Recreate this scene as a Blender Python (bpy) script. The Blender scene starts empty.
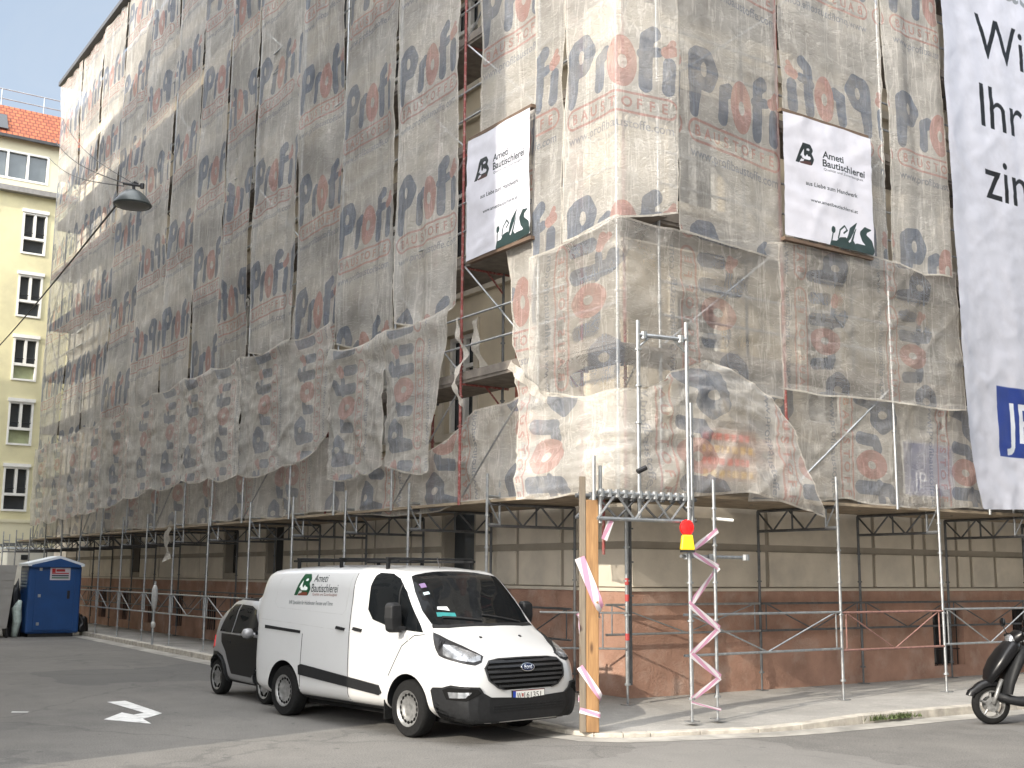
import bpy, bmesh, math, random
import numpy as np
from mathutils import Vector, Matrix, noise as mnoise
from mathutils.bvhtree import BVHTree
random.seed(7)
RNG = np.random.default_rng(5)
D = bpy.data
C = bpy.context.scene.collection
R = math.radians
PI = math.pi

# ------------------------------------------------------------------ helpers
def tag(o, label=None, cat=None, group=None, kind=None):
    if label: o['label'] = label
    if cat: o['category'] = cat
    if group: o['group'] = group
    if kind: o['kind'] = kind
    return o

def thing(name, label, cat, loc=(0, 0, 0), rz=0.0, group=None):
    o = D.objects.new(name, None); C.objects.link(o)
    o.location = loc; o.rotation_euler = (0, 0, rz); o.empty_display_size = .2
    return tag(o, label, cat, group)

def rootmat(o):
    return Matrix.Translation(o.location) @ o.rotation_euler.to_matrix().to_4x4()

def dup_tree(o, parent=None):
    c = o.copy(); C.objects.link(c)
    if parent: c.parent = parent
    for ch in list(o.children): dup_tree(ch, c)
    return c

class MB:
    """collects faces, builds one mesh"""
    def __init__(s): s.v = []; s.f = []; s.m = []; s.uv = None
    def add(s, vs, fs, m=0):
        b = len(s.v); s.v += [tuple(v) for v in vs]
        s.f += [tuple(b + i for i in f) for f in fs]; s.m += [m] * len(fs); return s
    def box(s, a, b, m=0):
        x0, y0, z0 = a; x1, y1, z1 = b
        if x0 > x1: x0, x1 = x1, x0
        if y0 > y1: y0, y1 = y1, y0
        if z0 > z1: z0, z1 = z1, z0
        vs = [(x0, y0, z0), (x1, y0, z0), (x1, y1, z0), (x0, y1, z0), (x0, y0, z1), (x1, y0, z1), (x1, y1, z1), (x0, y1, z1)]
        return s.add(vs, [(3, 2, 1, 0), (4, 5, 6, 7), (0, 1, 5, 4), (1, 2, 6, 5), (2, 3, 7, 6), (3, 0, 4, 7)], m)
    def frame_box(s, o, ax, ay, az, m=0):
        o = Vector(o); ax = Vector(ax); ay = Vector(ay); az = Vector(az)
        vs = [o, o + ax, o + ax + ay, o + ay, o + az, o + ax + az, o + ax + ay + az, o + ay + az]
        return s.add(vs, [(3, 2, 1, 0), (4, 5, 6, 7), (0, 1, 5, 4), (1, 2, 6, 5), (2, 3, 7, 6), (3, 0, 4, 7)], m)
    def tube(s, p, q, r=.024, n=8, m=0, r2=None, caps=True):
        p = Vector(p); q = Vector(q); d = (q - p)
        if d.length < 1e-6: return s
        d.normalize(); a = d.orthogonal().normalized(); b = d.cross(a)
        r2 = r if r2 is None else r2
        vs = [p + (a * math.cos(2 * PI * i / n) + b * math.sin(2 * PI * i / n)) * r for i in range(n)]
        vs += [q + (a * math.cos(2 * PI * i / n) + b * math.sin(2 * PI * i / n)) * r2 for i in range(n)]
        fs = [(i, (i + 1) % n, n + (i + 1) % n, n + i) for i in range(n)]
        if caps: fs += [tuple(range(n - 1, -1, -1)), tuple(range(n, 2 * n))]
        return s.add(vs, fs, m)
    def path(s, pts, r=.02, n=8, m=0):
        """one continuous tube along pts"""
        pts = [Vector(p) for p in pts]; k = len(pts)
        rs = r if isinstance(r, (list, tuple)) else [r] * k
        up = None; vs = []
        for i, p in enumerate(pts):
            t = (pts[min(i + 1, k - 1)] - pts[max(i - 1, 0)]).normalized()
            if up is None: up = t.orthogonal().normalized()
            a = (up - t * up.dot(t)).normalized(); up = a; b = t.cross(a)
            vs += [p + (a * math.cos(2 * PI * j / n) + b * math.sin(2 * PI * j / n)) * rs[i] for j in range(n)]
        fs = [(i * n + j, i * n + (j + 1) % n, (i + 1) * n + (j + 1) % n, (i + 1) * n + j) for i in range(k - 1) for j in range(n)]
        fs += [tuple(range(n - 1, -1, -1)), tuple((k - 1) * n + j for j in range(n))]
        return s.add(vs, fs, m)
    def lathe(s, prof, o=(0, 0, 0), axis='Z', n=24, m=0, closed=False):
        """prof: list of (r, h)"""
        vs = []; o = Vector(o)
        for r, h in prof:
            for j in range(n):
                c, q = math.cos(2 * PI * j / n) * r, math.sin(2 * PI * j / n) * r
                p = (c, q, h) if axis == 'Z' else ((c, h, q) if axis == 'Y' else (h, c, q))
                vs.append(o + Vector(p))
        k = len(prof)
        fs = [(i * n + j, i * n + (j + 1) % n, (i + 1) * n + (j + 1) % n, (i + 1) * n + j) for i in range(k - 1) for j in range(n)]
        if closed:
            fs += [((k - 1) * n + j, (k - 1) * n + (j + 1) % n, (j + 1) % n, j) for j in range(n)]
        else:
            fs += [tuple(range(n - 1, -1, -1)), tuple((k - 1) * n + j for j in range(n))]
        return s.add(vs, fs, m)
    def prism(s, poly, z0, z1, m=0):
        n = len(poly)
        vs = [(x, y, z0) for x, y in poly] + [(x, y, z1) for x, y in poly]
        return s.add(vs, [tuple(range(n - 1, -1, -1)), tuple(range(n, 2 * n))] + [(i, (i + 1) % n, n + (i + 1) % n, n + i) for i in range(n)], m)
    def prism_dir(s, pts, d, m=0):
        """pts 3-D planar loop extruded by vector d"""
        n = len(pts); d = Vector(d); pts = [Vector(p) for p in pts]
        return s.add(pts + [p + d for p in pts], [tuple(range(n - 1, -1, -1)), tuple(range(n, 2 * n))] + [(i, (i + 1) % n, n + (i + 1) % n, n + i) for i in range(n)], m)
    def build(s, name, mats, parent=None, smooth=False, local=False, bevel=0, recalc=True, auto=None):
        me = D.meshes.new(name)
        vs = s.v
        if parent is not None and not local:
            root = parent
            while root.parent: root = root.parent
            M = rootmat(root).inverted(); vs = [M @ Vector(v) for v in vs]
        me.from_pydata([tuple(v) for v in vs], [], s.f)
        if not isinstance(mats, (list, tuple)): mats = [mats]
        for mt in mats: me.materials.append(mt)
        me.polygons.foreach_set('material_index', s.m)
        if s.uv is not None:
            ul = me.uv_layers.new(name='UVMap')
            li = np.zeros(len(me.loops), dtype=np.int32); me.loops.foreach_get('vertex_index', li)
            ul.data.foreach_set('uv', np.asarray(s.uv, dtype=np.float32)[li].ravel())
        if recalc:
            bm = bmesh.new(); bm.from_mesh(me); bmesh.ops.recalc_face_normals(bm, faces=bm.faces)
            bm.to_mesh(me); bm.free()
        if smooth: me.polygons.foreach_set('use_smooth', [True] * len(me.polygons))
        me.update()
        if smooth and auto:
            me.set_sharp_from_angle(angle=R(auto))
        o = D.objects.new(name, me); C.objects.link(o)
        if parent is not None: o.parent = parent
        if bevel:
            b = o.modifiers.new('bev', 'BEVEL'); b.width = bevel; b.segments = 2; b.limit_method = 'ANGLE'; b.angle_limit = R(40)
        return o

# ------------------------------------------------------------------ materials
def nt_new(name):
    m = D.materials.new(name); m.use_nodes = True; t = m.node_tree; t.nodes.clear()
    return m, t, t.nodes, t.links
def nd(t, typ, **kw):
    n = t.nodes.new(typ)
    for k, v in kw.items():
        if k.startswith('i_'):
            key = k[2:]; key = int(key) if key.isdigit() else key.replace('_', ' ')
            n.inputs[key].default_value = v
        else: setattr(n, k, v)
    return n
def rgba(c): return (c[0], c[1], c[2], 1.0)
def mixc(t, fac, a, b, blend='MIX'):
    n = t.nodes.new('ShaderNodeMix'); n.data_type = 'RGBA'; n.blend_type = blend
    for s, v in ((0, fac), (6, a), (7, b)):
        if hasattr(v, 'node'): t.links.new(v, n.inputs[s])
        elif v is not None: n.inputs[s].default_value = v if s == 0 else rgba(v)
    return n.outputs[2]
def math_(t, op, a, b=None, clamp=False):
    n = t.nodes.new('ShaderNodeMath'); n.operation = op; n.use_clamp = clamp
    for i, v in enumerate((a, b)):
        if v is None: continue
        if hasattr(v, 'node'): t.links.new(v, n.inputs[i])
        else: n.inputs[i].default_value = v
    return n.outputs[0]
def ramp(t, src, stops):
    n = t.nodes.new('ShaderNodeValToRGB'); e = n.color_ramp.elements
    while len(e) < len(stops): e.new(.5)
    for el, (p, c) in zip(e, stops):
        el.position = p; el.color = rgba(c) if isinstance(c, (tuple, list)) else (c, c, c, 1)
    t.links.new(src, n.inputs[0]); return n.outputs[0]
def coord(t, scale=(1, 1, 1), rot=(0, 0, 0), kind='Object'):
    tc = t.nodes.new('ShaderNodeTexCoord'); mp = t.nodes.new('ShaderNodeMapping')
    mp.inputs['Scale'].default_value = scale; mp.inputs['Rotation'].default_value = rot
    t.links.new(tc.outputs[kind], mp.inputs[0]); return mp.outputs[0]
def noise(t, vec, scale, detail=4, rough=.55, dist=0):
    n = t.nodes.new('ShaderNodeTexNoise'); n.inputs['Scale'].default_value = scale
    n.inputs['Detail'].default_value = detail; n.inputs['Roughness'].default_value = rough; n.inputs['Distortion'].default_value = dist
    t.links.new(vec, n.inputs['Vector']); return n.outputs['Fac']
def pm(name, col, rough=.6, metal=0., var=.15, scale=6., bump=0., bscale=60., spec=.5, coat=0., vec_scale=(1, 1, 1), dirt=None):
    m, t, N, L = nt_new(name)
    out = nd(t, 'ShaderNodeOutputMaterial'); b = nd(t, 'ShaderNodeBsdfPrincipled')
    v = coord(t, vec_scale)
    f = noise(t, v, scale, 5)
    f2 = ramp(t, f, [(.3, 0.), (.7, 1.)])
    c = mixc(t, f2, tuple(x * (1 - var) for x in col), tuple(min(1, x * (1 + var)) for x in col))
    if dirt:
        dcol, amt, dsc = dirt
        g = ramp(t, noise(t, v, dsc, 6, .65), [(.5, 0.), (.72, amt)])
        c = mixc(t, g, c, dcol)
    L.new(c, b.inputs['Base Color'])
    b.inputs['Roughness'].default_value = rough; b.inputs['Metallic'].default_value = metal
    b.inputs['Specular IOR Level'].default_value = spec
    if coat: b.inputs['Coat Weight'].default_value = coat; b.inputs['Coat Roughness'].default_value = .04
    if bump:
        bp = nd(t, 'ShaderNodeBump'); bp.inputs['Strength'].default_value = bump; bp.inputs['Distance'].default_value = .02
        L.new(noise(t, v, bscale, 6, .6), bp.inputs['Height']); L.new(bp.outputs[0], b.inputs['Normal'])
    L.new(b.outputs[0], out.inputs[0]); return m

# ------------------------------------------------------------------ drawing flat artwork into generated pictures
_tt = {}
def text_tris(s, bold=0.):
    key = (s, bold)
    if key in _tt: return _tt[key]
    cu = D.curves.new('tmp_text', 'FONT'); cu.body = s; cu.size = 1; cu.resolution_u = 4; cu.offset = bold
    o = D.objects.new('tmp_text', cu); C.objects.link(o); bpy.context.view_layer.update()
    dg = bpy.context.evaluated_depsgraph_get(); ev = o.evaluated_get(dg); me = ev.to_mesh()
    me.calc_loop_triangles()
    P = np.array([v.co[:2] for v in me.vertices]) if len(me.vertices) else np.zeros((0, 2))
    T = np.array([P[list(t.vertices)] for t in me.loop_triangles]) if len(P) else np.zeros((0, 3, 2))
    ev.to_mesh_clear(); D.objects.remove(o); D.curves.remove(cu)
    _tt[key] = T; return T
def cap_h():
    T = text_tris('H'); return T[:, :, 1].max() - T[:, :, 1].min()

class Ras:
    """flat artwork in metres, drawn at 2x and averaged; becomes a generated image"""
    def __init__(s, w, h, ppm, bg=(0, 0, 0, 0)):
        s.w, s.h = w, h; s.p = ppm * 2
        s.W = int(round(w * ppm)) * 2; s.H = int(round(h * ppm)) * 2
        s.a = np.zeros((s.H, s.W, 4), np.float32); s.a[:] = bg
    def _grid(s, x0, y0, x1, y1):
        i0 = max(0, int(x0 * s.p) - 1); i1 = min(s.W, int(x1 * s.p) + 2)
        j0 = max(0, int(y0 * s.p) - 1); j1 = min(s.H, int(y1 * s.p) + 2)
        if i1 <= i0 or j1 <= j0: return None
        X, Y = np.meshgrid((np.arange(i0, i1) + .5) / s.p, (np.arange(j0, j1) + .5) / s.p)
        return X, Y, (slice(j0, j1), slice(i0, i1))
    def put(s, sl, mask, col): 
        s.a[sl][mask] = col
    def poly(s, pts, col):
        P = np.array(pts, float); g = s._grid(*P.min(0), *P.max(0))
        if g is None: return
        X, Y, sl = g; ins = np.zeros(X.shape, bool)
        for (xa, ya), (xb, yb) in zip(P, np.roll(P, -1, 0)):
            if ya == yb: continue
            c = ((ya > Y) != (yb > Y)) & (X < (xb - xa) * (Y - ya) / (yb - ya) + xa); ins ^= c
        s.put(sl, ins, col)
    def rect(s, x0, y0, x1, y1, col): s.poly([(x0, y0), (x1, y0), (x1, y1), (x0, y1)], col)
    def ell(s, cx, cy, rx, ry, col):
        g = s._grid(cx - rx, cy - ry, cx + rx, cy + ry)
        if g is None: return
        X, Y, sl = g; s.put(sl, ((X - cx) / rx) ** 2 + ((Y - cy) / ry) ** 2 < 1, col)
    def stroke(s, pts, r, col):
        P = np.array(pts, float); rs = np.full(len(P), r, float) if np.isscalar(r) else np.array(r, float)
        m = rs.max(); g = s._grid(*(P.min(0) - m), *(P.max(0) + m))
        if g is None: return
        X, Y, sl = g; msk = np.zeros(X.shape, bool)
        for i in range(len(P) - 1):
            a, b = P[i], P[i + 1]; d = b - a; l2 = max((d ** 2).sum(), 1e-12)
            t = np.clip(((X - a[0]) * d[0] + (Y - a[1]) * d[1]) / l2, 0, 1)
            dist = np.hypot(X - a[0] - t * d[0], Y - a[1] - t * d[1]); msk |= dist < rs[i] + t * (rs[i + 1] - rs[i])
        s.put(sl, msk, col)
    def text(s, st, x, y, h, col, width=None, bold=0., xs=1., align='l', slant=0., M=None):
        T = text_tris(st, bold).copy()
        if not len(T): return 0
        k = h / cap_h(); lo = T[:, :, 0].min(); wd = (T[:, :, 0].max() - lo) * k * xs
        if width: xs *= width / wd; wd = width
        T[:, :, 0] = (T[:, :, 0] - lo) * k * xs; T[:, :, 1] *= k
        T[:, :, 0] += T[:, :, 1] * slant
        T[:, :, 0] += x - (wd / 2 if align == 'c' else (wd if align == 'r' else 0)); T[:, :, 1] += y
        for t in T:
            g = s._grid(*t.min(0), *t.max(0))
            if g is None: continue
            X, Y, sl = g; (ax, ay), (bx, by), (cx, cy) = t
            d = (by - cy) * (ax - cx) + (cx - bx) * (ay - cy)
            if abs(d) < 1e-12: continue
            u = ((by - cy) * (X - cx) + (cx - bx) * (Y - cy)) / d; v = ((cy - ay) * (X - cx) + (ax - cx) * (Y - cy)) / d
            s.put(sl, (u >= -1e-3) & (v >= -1e-3) & (u + v <= 1.001), col)
        return wd
    def image(s, name, data=False):
        a = s.a.reshape(s.H // 2, 2, s.W // 2, 2, 4).mean((1, 3))
        im = D.images.new(name, s.W // 2, s.H // 2, alpha=True)
        im.colorspace_settings.name = 'Non-Color' if data else 'sRGB'
        im.pixels.foreach_set(np.ascontiguousarray(a, np.float32).ravel()); im.update(); im.pack(); return im

# AB carpenter emblem + two-line name, drawn in a box of width ~w
def draw_ab(r, x, y, h, dark, brown, hole, sx=1.):
    k = h
    P = lambda *q: [(x + a * k * sx, y + b * k) for a, b in q]
    r.poly(P((0, 0), (.26, 0), (.42, .22), (.70, .22), (.70, 1), (.52, 1)), dark)
    r.stroke(P((.70, .88), (1.02, .88), (1.14, .74), (1.02, .57), (.80, .55)), .12 * k, dark)
    r.stroke(P((.80, .55), (1.10, .48), (1.2, .32), (1.08, .12), (.72, .12)), .12 * k, dark)
    r.poly(P((.64, 0), (.80, 0), (.80, 1), (.64, 1)), dark)
    r.poly(P((.36, .36), (.62, .36), (.62, .72)), hole)
    r.ell(x + .93 * k * sx, y + .73 * k, .09 * k, .06 * k, hole); r.ell(x + .97 * k * sx, y + .33 * k, .11 * k, .08 * k, hole)
    r.poly(P((.46, .30), (.60, .46), (.70, .36), (.84, .50), (.96, .34), (1.0, .24), (.62, .24)), hole)
    r.poly(P((-.03, -.02), (.72, .16), (1.1, .16), (1.1, 0), (.34, .0), (.3, .06)), brown)
# ------------------------------------------------------------------ shared materials
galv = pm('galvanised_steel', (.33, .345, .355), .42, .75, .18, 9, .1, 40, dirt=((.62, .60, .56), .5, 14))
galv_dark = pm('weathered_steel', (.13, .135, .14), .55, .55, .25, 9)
redpaint = pm('red_oxide_paint', (.20, .045, .04), .6, 0, .3, 12, dirt=((.45, .40, .36), .6, 20))
redrail = pm('red_rail_paint', (.21, .11, .09), .6, 0, .3, 12)
board = pm('scaffold_board', (.25, .20, .14), .85, 0, .3, 5, .2, 30, vec_scale=(1, 1, 6))
board_dark = pm('grey_board', (.16, .14, .12), .85, 0, .3, 5)
black_plastic = pm('black_plastic', (.013, .0135, .0145), .55, 0, .2, 20, spec=.25)
rubber = pm('rubber', (.010, .010, .010), .85, 0, .3, 30, .2, 90, spec=.2)
white_pvc = None

def asphalt_mat():
    m, t, N, L = nt_new('asphalt')
    out = nd(t, 'ShaderNodeOutputMaterial'); b = nd(t, 'ShaderNodeBsdfPrincipled')
    v = coord(t)
    big = noise(t, v, .35, 5, .6); mid = noise(t, v, 2.2, 6, .65, .4); fine = noise(t, v, 55, 4, .75)
    c = mixc(t, ramp(t, big, [(.35, 0.), (.65, 1.)]), (.112, .107, .099), (.165, .156, .141))
    c = mixc(t, ramp(t, mid, [(.42, 0.), (.75, .55)]), c, (.20, .19, .175))
    c = mixc(t, ramp(t, fine, [(.36, .75), (.52, 0.)]), c, (.04, .04, .04))
    c = mixc(t, ramp(t, fine, [(.56, 0.), (.70, .7)]), c, (.33, .31, .28))
    # tar seams and patches
    vo = nd(t, 'ShaderNodeTexVoronoi', feature='DISTANCE_TO_EDGE'); vo.inputs['Scale'].default_value = .16
    w = nd(t, 'ShaderNodeVectorMath', operation='ADD'); nz = nd(t, 'ShaderNodeTexNoise'); nz.inputs['Scale'].default_value = 1.4; nz.inputs['Detail'].default_value = 6
    L.new(v, nz.inputs['Vector']); L.new(v, w.inputs[0])
    sc = nd(t, 'ShaderNodeVectorMath', operation='SCALE'); sc.inputs['Scale'].default_value = .9; L.new(nz.outputs['Color'], sc.inputs[0]); L.new(sc.outputs[0], w.inputs[1])
    L.new(w.outputs[0], vo.inputs['Vector'])
    c = mixc(t, ramp(t, vo.outputs['Distance'], [(.002, .35), (.007, 0.)]), c, (.035, .035, .035))
    pt = nd(t, 'ShaderNodeTexVoronoi'); pt.inputs['Scale'].default_value = .22; pt.distance = 'CHEBYCHEV'; L.new(w.outputs[0], pt.inputs['Vector']); sp = nd(t, 'ShaderNodeSeparateColor'); L.new(pt.outputs['Color'], sp.inputs[0])
    c = mixc(t, ramp(t, sp.outputs[0], [(.55, 0.), (.9, .55)]), c, (.075, .074, .072)); c = mixc(t, ramp(t, sp.outputs[1], [(.7, 0.), (.95, .35)]), c, (.22, .21, .195))
    st_ = noise(t, coord(t, (1, .25, 1)), 1.1, 5, .65); c = mixc(t, ramp(t, st_, [(.58, 0.), (.72, .45)]), c, (.07, .069, .067))
    spots = noise(t, v, 5.5, 2, .4)
    c = mixc(t, ramp(t, spots, [(.70, 0.), (.74, .6)]), c, (.05, .05, .05))
    L.new(c, b.inputs['Base Color']); b.inputs['Roughness'].default_value = .9
    bp = nd(t, 'ShaderNodeBump'); bp.inputs['Strength'].default_value = .35; bp.inputs['Distance'].default_value = .01
    L.new(fine, bp.inputs['Height']); L.new(bp.outputs[0], b.inputs['Normal']); L.new(b.outputs[0], out.inputs[0]); return m
asphalt = asphalt_mat()
def paving_mat():
    m, t, N, L = nt_new('pavement_asphalt')
    out = nd(t, 'ShaderNodeOutputMaterial'); b = nd(t, 'ShaderNodeBsdfPrincipled')
    v = coord(t); big = noise(t, v, .7, 6, .65, .5); fine = noise(t, v, 70, 3, .7); mid = noise(t, v, 3.5, 6, .7)
    c = mixc(t, ramp(t, big, [(.35, 0.), (.68, 1.)]), (.23, .222, .205), (.35, .335, .31))
    c = mixc(t, ramp(t, mid, [(.55, 0.), (.78, .7)]), c, (.48, .455, .41))
    c = mixc(t, ramp(t, fine, [(.35, .5), (.5, 0.)]), c, (.10, .10, .095))
    L.new(c, b.inputs['Base Color']); b.inputs['Roughness'].default_value = .9
    bp = nd(t, 'ShaderNodeBump'); bp.inputs['Strength'].default_value = .25; bp.inputs['Distance'].default_value = .01
    L.new(fine, bp.inputs['Height']); L.new(bp.outputs[0], b.inputs['Normal']); L.new(b.outputs[0], out.inputs[0]); return m
paving = paving_mat()
granite = pm('kerb_granite', (.40, .37, .32), .85, 0, .25, 6, .25, 60, dirt=((.16, .15, .14), .5, 2.5))
gutter_m = pm('dusty_gutter', (.30, .285, .255), .9, 0, .3, 2.2, .2, 70, dirt=((.12, .12, .115), .8, 1.2))
road_white = pm('road_paint', (.66, .66, .64), .8, 0, .12, 14, .15, 60, dirt=((.16, .16, .155), .75, 7))

# ------------------------------------------------------------------ ground
g = MB(); g.add([(-400, -400, 0), (400, -400, 0), (400, 500, 0), (-400, 500, 0)], [(0, 1, 2, 3)])
tag(g.build('road', asphalt), kind='structure')
# kerb line (outer edge of the pavement), far left -> corner -> right
KL = [(-1.95, 60.), (-1.95, 25.4), (-2.1, 19.9), (-2.22, 16.), (-2.34, 11.7), (-2.5, 6.), (-2.62, 2.), (-2.78, -1.2), (-2.84, -2.1), (-2.74, -2.55), (-2.45, -2.78), (-2.1, -2.9), (-1.42, -3.07), (-.61, -3.30), (.1, -3.38), (1.3, -3.40), (2.4, -3.38), (3.8, -3.42), (8, -3.5), (60, -3.7)]
def offset_line(P, d):
    out = []
    for i in range(len(P)):
        a = Vector(P[max(i - 1, 0)]); b = Vector(P[min(i + 1, len(P) - 1)]); t = (b - a).normalized()
        out.append((P[i][0] - t.y * d, P[i][1] + t.x * d))   # left of travel = towards the building
    return out
KI = offset_line(KL, .16)
def strip(A, B, zA, zB, mb):
    n = len(A); vs = [(x, y, zA) for x, y in A] + [(x, y, zB) for x, y in B]
    mb.add(vs, [(i, i + 1, n + i + 1, n + i) for i in range(n - 1)])
def kz(p):  # dropped kerb round the corner
    d = math.hypot(p[0] + 1.9, p[1] + 2.9); return .055 + .065 * min(1, max(0, (d - 1.6) / 1.6))
k = MB(); n = len(KL)
for i in range(n - 1):
    a, b, c, d = KL[i], KL[i + 1], KI[i + 1], KI[i]
    L_ = math.hypot(b[0] - a[0], b[1] - a[1]); m_ = max(1, int(L_ / 1.0))
    for j in range(m_):
        f = lambda P, Q, t: (P[0] + (Q[0] - P[0]) * t, P[1] + (Q[1] - P[1]) * t)
        t0, t1 = j / m_ + .004 / max(L_, .1), (j + 1) / m_ - .004 / max(L_, .1)
        A, B, C2, D2 = f(a, b, t0), f(a, b, t1), f(d, c, t1), f(d, c, t0)
        z1, z2 = kz(A), kz(B)
        vs = [(*A, -.05), (*B, -.05), (*C2, -.05), (*D2, -.05), (*A, z1), (*B, z2), (*C2, z2 + .004), (*D2, z1 + .004)]
        k.add(vs, [(3, 2, 1, 0), (4, 5, 6, 7), (0, 1, 5, 4), (1, 2, 6, 5), (2, 3, 7, 6), (3, 0, 4, 7)])
tag(k.build('kerb', granite, bevel=.012), kind='structure')
pv = MB()
INN = [(2.5, 60.), (2.5, 25.4), (2.5, 19.9), (2.5, 16.), (2.5, 11.7), (2.5, 6.), (2.5, 4.), (2.5, 3.6), (2.5, 3.2), (2.5, 2.9), (2.5, 2.7), (2.5, 2.5), (2.6, 2.5), (2.8, 2.5), (3., 2.5), (3.2, 2.5), (3.5, 2.5), (4, 2.5), (8, 2.5), (60, 2.5)]
MID = [(x * .25 + ix * .75 if False else x + (ix - x) * .28, y + (iy - y) * .28) for (x, y), (ix, iy) in zip(KI, INN)]
vs = [(x, y, kz(p)) for (x, y), p in zip(KI, KL)] + [(x, y, .118) for x, y in MID] + [(x, y, .122) for x, y in INN]
pv.add(vs, [(r * n + i, r * n + i + 1, (r + 1) * n + i + 1, (r + 1) * n + i) for r in (0, 1) for i in range(n - 1)])
tag(pv.build('pavement', paving, recalc=False), kind='structure')
gt = MB(); G0 = offset_line(KL, -.003); G1 = [(x - (.55 if y > -1 else .35) * 0, y) for x, y in offset_line(KL, -.42)]
strip(G1, G0, .004, .004, gt)
tag(gt.build('gutter', gutter_m), kind='structure')
# turning arrow and a worn dash
ar = [(-6.75, 4.5), (-6.46, 4.54), (-6.5, 2.62), (-6.78, 2.27), (-6.93, 2.12), (-7.0, 1.53), (-7.41, 2.3), (-6.96, 3.0), (-6.90, 2.64), (-6.70, 2.82)]
a_ = MB(); a_.add([(x, y, .005) for x, y in ar], [tuple(range(len(ar)))])
tag(a_.build('road_arrow', road_white), kind='structure')
a_ = MB(); a_.add([(-8.3, 3.78, .005), (-8.1, 3.66, .005), (-8.06, 3.74, .005), (-8.26, 3.88, .005)], [(0, 1, 2, 3)])
tag(a_.build('road_dash', road_white), kind='structure')

# weeds in the kerb joint
leafm = pm('weed_green', (.055, .075, .022), .7, 0, .4, 20)
w = MB(); rr = random.Random(3)
for _ in range(330):
    cx = rr.choice([1.55, 1.75, 2.0, 2.1, 2.15, 2.2]) + rr.gauss(0, .16); cy = -3.39 + rr.gauss(0, .035)
    h = rr.uniform(.01, .075); a = rr.uniform(0, 2 * PI); l = rr.uniform(.02, .07); q = rr.uniform(.008, .02)
    dx, dy = math.cos(a), math.sin(a)
    w.add([(cx - dy * q, cy + dx * q, .04), (cx + dy * q, cy - dx * q, .04), (cx + dx * l, cy + dy * l, .06 + h)], [(0, 1, 2)])
tag(w.build('weeds', leafm), kind='stuff')

# ------------------------------------------------------------------ main building
plaster = pm('ochre_plaster', (.56, .49, .37), .9, 0, .12, 1.3, .15, 50, dirt=((.36, .31, .24), .5, .6))
stone = pm('grey_beige_stone', (.58, .52, .43), .9, 0, .10, 1.6, .2, 40, dirt=((.36, .33, .29), .6, .9))
joint = pm('recessed_joint', (.30, .265, .215), .95, 0, .1, 3)
plinth_m = pm('red_brown_plinth', (.34, .20, .145), .95, 0, .22, 2.0, .7, 28, dirt=((.46, .35, .29), .7, 1.7))
trim_m = pm('pale_trim', (.55, .50, .41), .85, 0, .1, 2)
brick = pm('bare_brick', (.30, .095, .06), .9, 0, .35, 14, .5, 30)
white_frame = pm('white_window_frame', (.74, .73, .69), .5, 0, .06, 3)
def glass_mat(name, col, rough=.06):
    return pm(name, col, rough, 0, .25, .6, spec=.6)
dark_glass = glass_mat('dark_window_glass', (.035, .04, .045))
metal_dark = pm('dark_iron', (.03, .03, .032), .5, .6, .2, 10)

bld = thing('corner_building', 'long plastered corner building with a red-brown plinth, wrapped in scaffolding and netting', 'building', (0, 0, .1))
LEN_L, LEN_R, TOP = 37.2, 40., 20.9
core = MB(); core.prism([(.32, .32), (LEN_R, .32), (LEN_R, 12), (12, 12), (12, LEN_L), (.32, LEN_L)], -.2, TOP)
core.build('inner_wall', joint, bld)
def skin(mb, side, a, b, z0, z1, t0, t1, ops):
    """wall skin from a to b along the facade with openings (s0,s1,z0,z1); side 'L' lies on X=0, side 'R' on Y=0"""
    def bx(s0, s1, q0, q1):
        if s1 - s0 < 1e-4 or q1 - q0 < 1e-4: return
        if side == 'L': mb.box((t0, s0, q0), (t1, s1, q1))
        else: mb.box((s0, t0, q0), (s1, t1, q1))
    ops = sorted(ops); s = a
    cols = sorted({(o[0], o[1]) for o in ops})
    for c0, c1 in cols:
        bx(s, c0, z0, z1); s = c1
        z = z0
        for o in sorted([o for o in ops if o[0] == c0], key=lambda o: o[2]):
            bx(c0, c1, z, o[2]); z = o[3]
        bx(c0, c1, z, z1)
    bx(s, b, z0, z1)
# plinth with barred cellar windows
PL_L = [(y, y + .95, .38, 1.36) for y in (7.2, 10.0, 12.6, 15.3, 18.0, 20.8, 23.5, 26.3, 28.9)]
PL_R = [(7.47, 8.42, .34, 1.40), (10.05, 11.0, .34, 1.40), (12.7, 13.65, .34, 1.4)]
pl = MB(); skin(pl, 'L', -.05, LEN_L, 0, 1.75, -.05, .32, PL_L); skin(pl, 'R', .32, LEN_R, 0, 1.75, -.05, .32, PL_R)
pl.build('plinth', plinth_m, bld)
def cellar(side, o):
    m = MB(); s0, s1, z0, z1 = o
    for i in range(6):
        s = s0 + (i + .5) * (s1 - s0) / 6
        p, q = ((.06, s, z0), (.06, s, z1)) if side == 'L' else ((s, .06, z0), (s, .06, z1))
        m.tube(p, q, .011, 6)
    for z in (z0 + .3, z1 - .3):
        m.tube(*(((.06, s0, z), (.06, s1, z)) if side == 'L' else ((s0, .06, z), (s1, .06, z))), .009, 6)
    g_ = m.build('window_grille', metal_dark, bld)
    m = MB(); m.box(*(((.28, s0, z0), (.31, s1, z1)) if side == 'L' else ((s0, .28, z0), (s1, .31, z1))))
    m.build('pane', dark_glass, g_)
for o in PL_L: cellar('L', o)
for o in PL_R: cellar('R', o)
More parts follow.
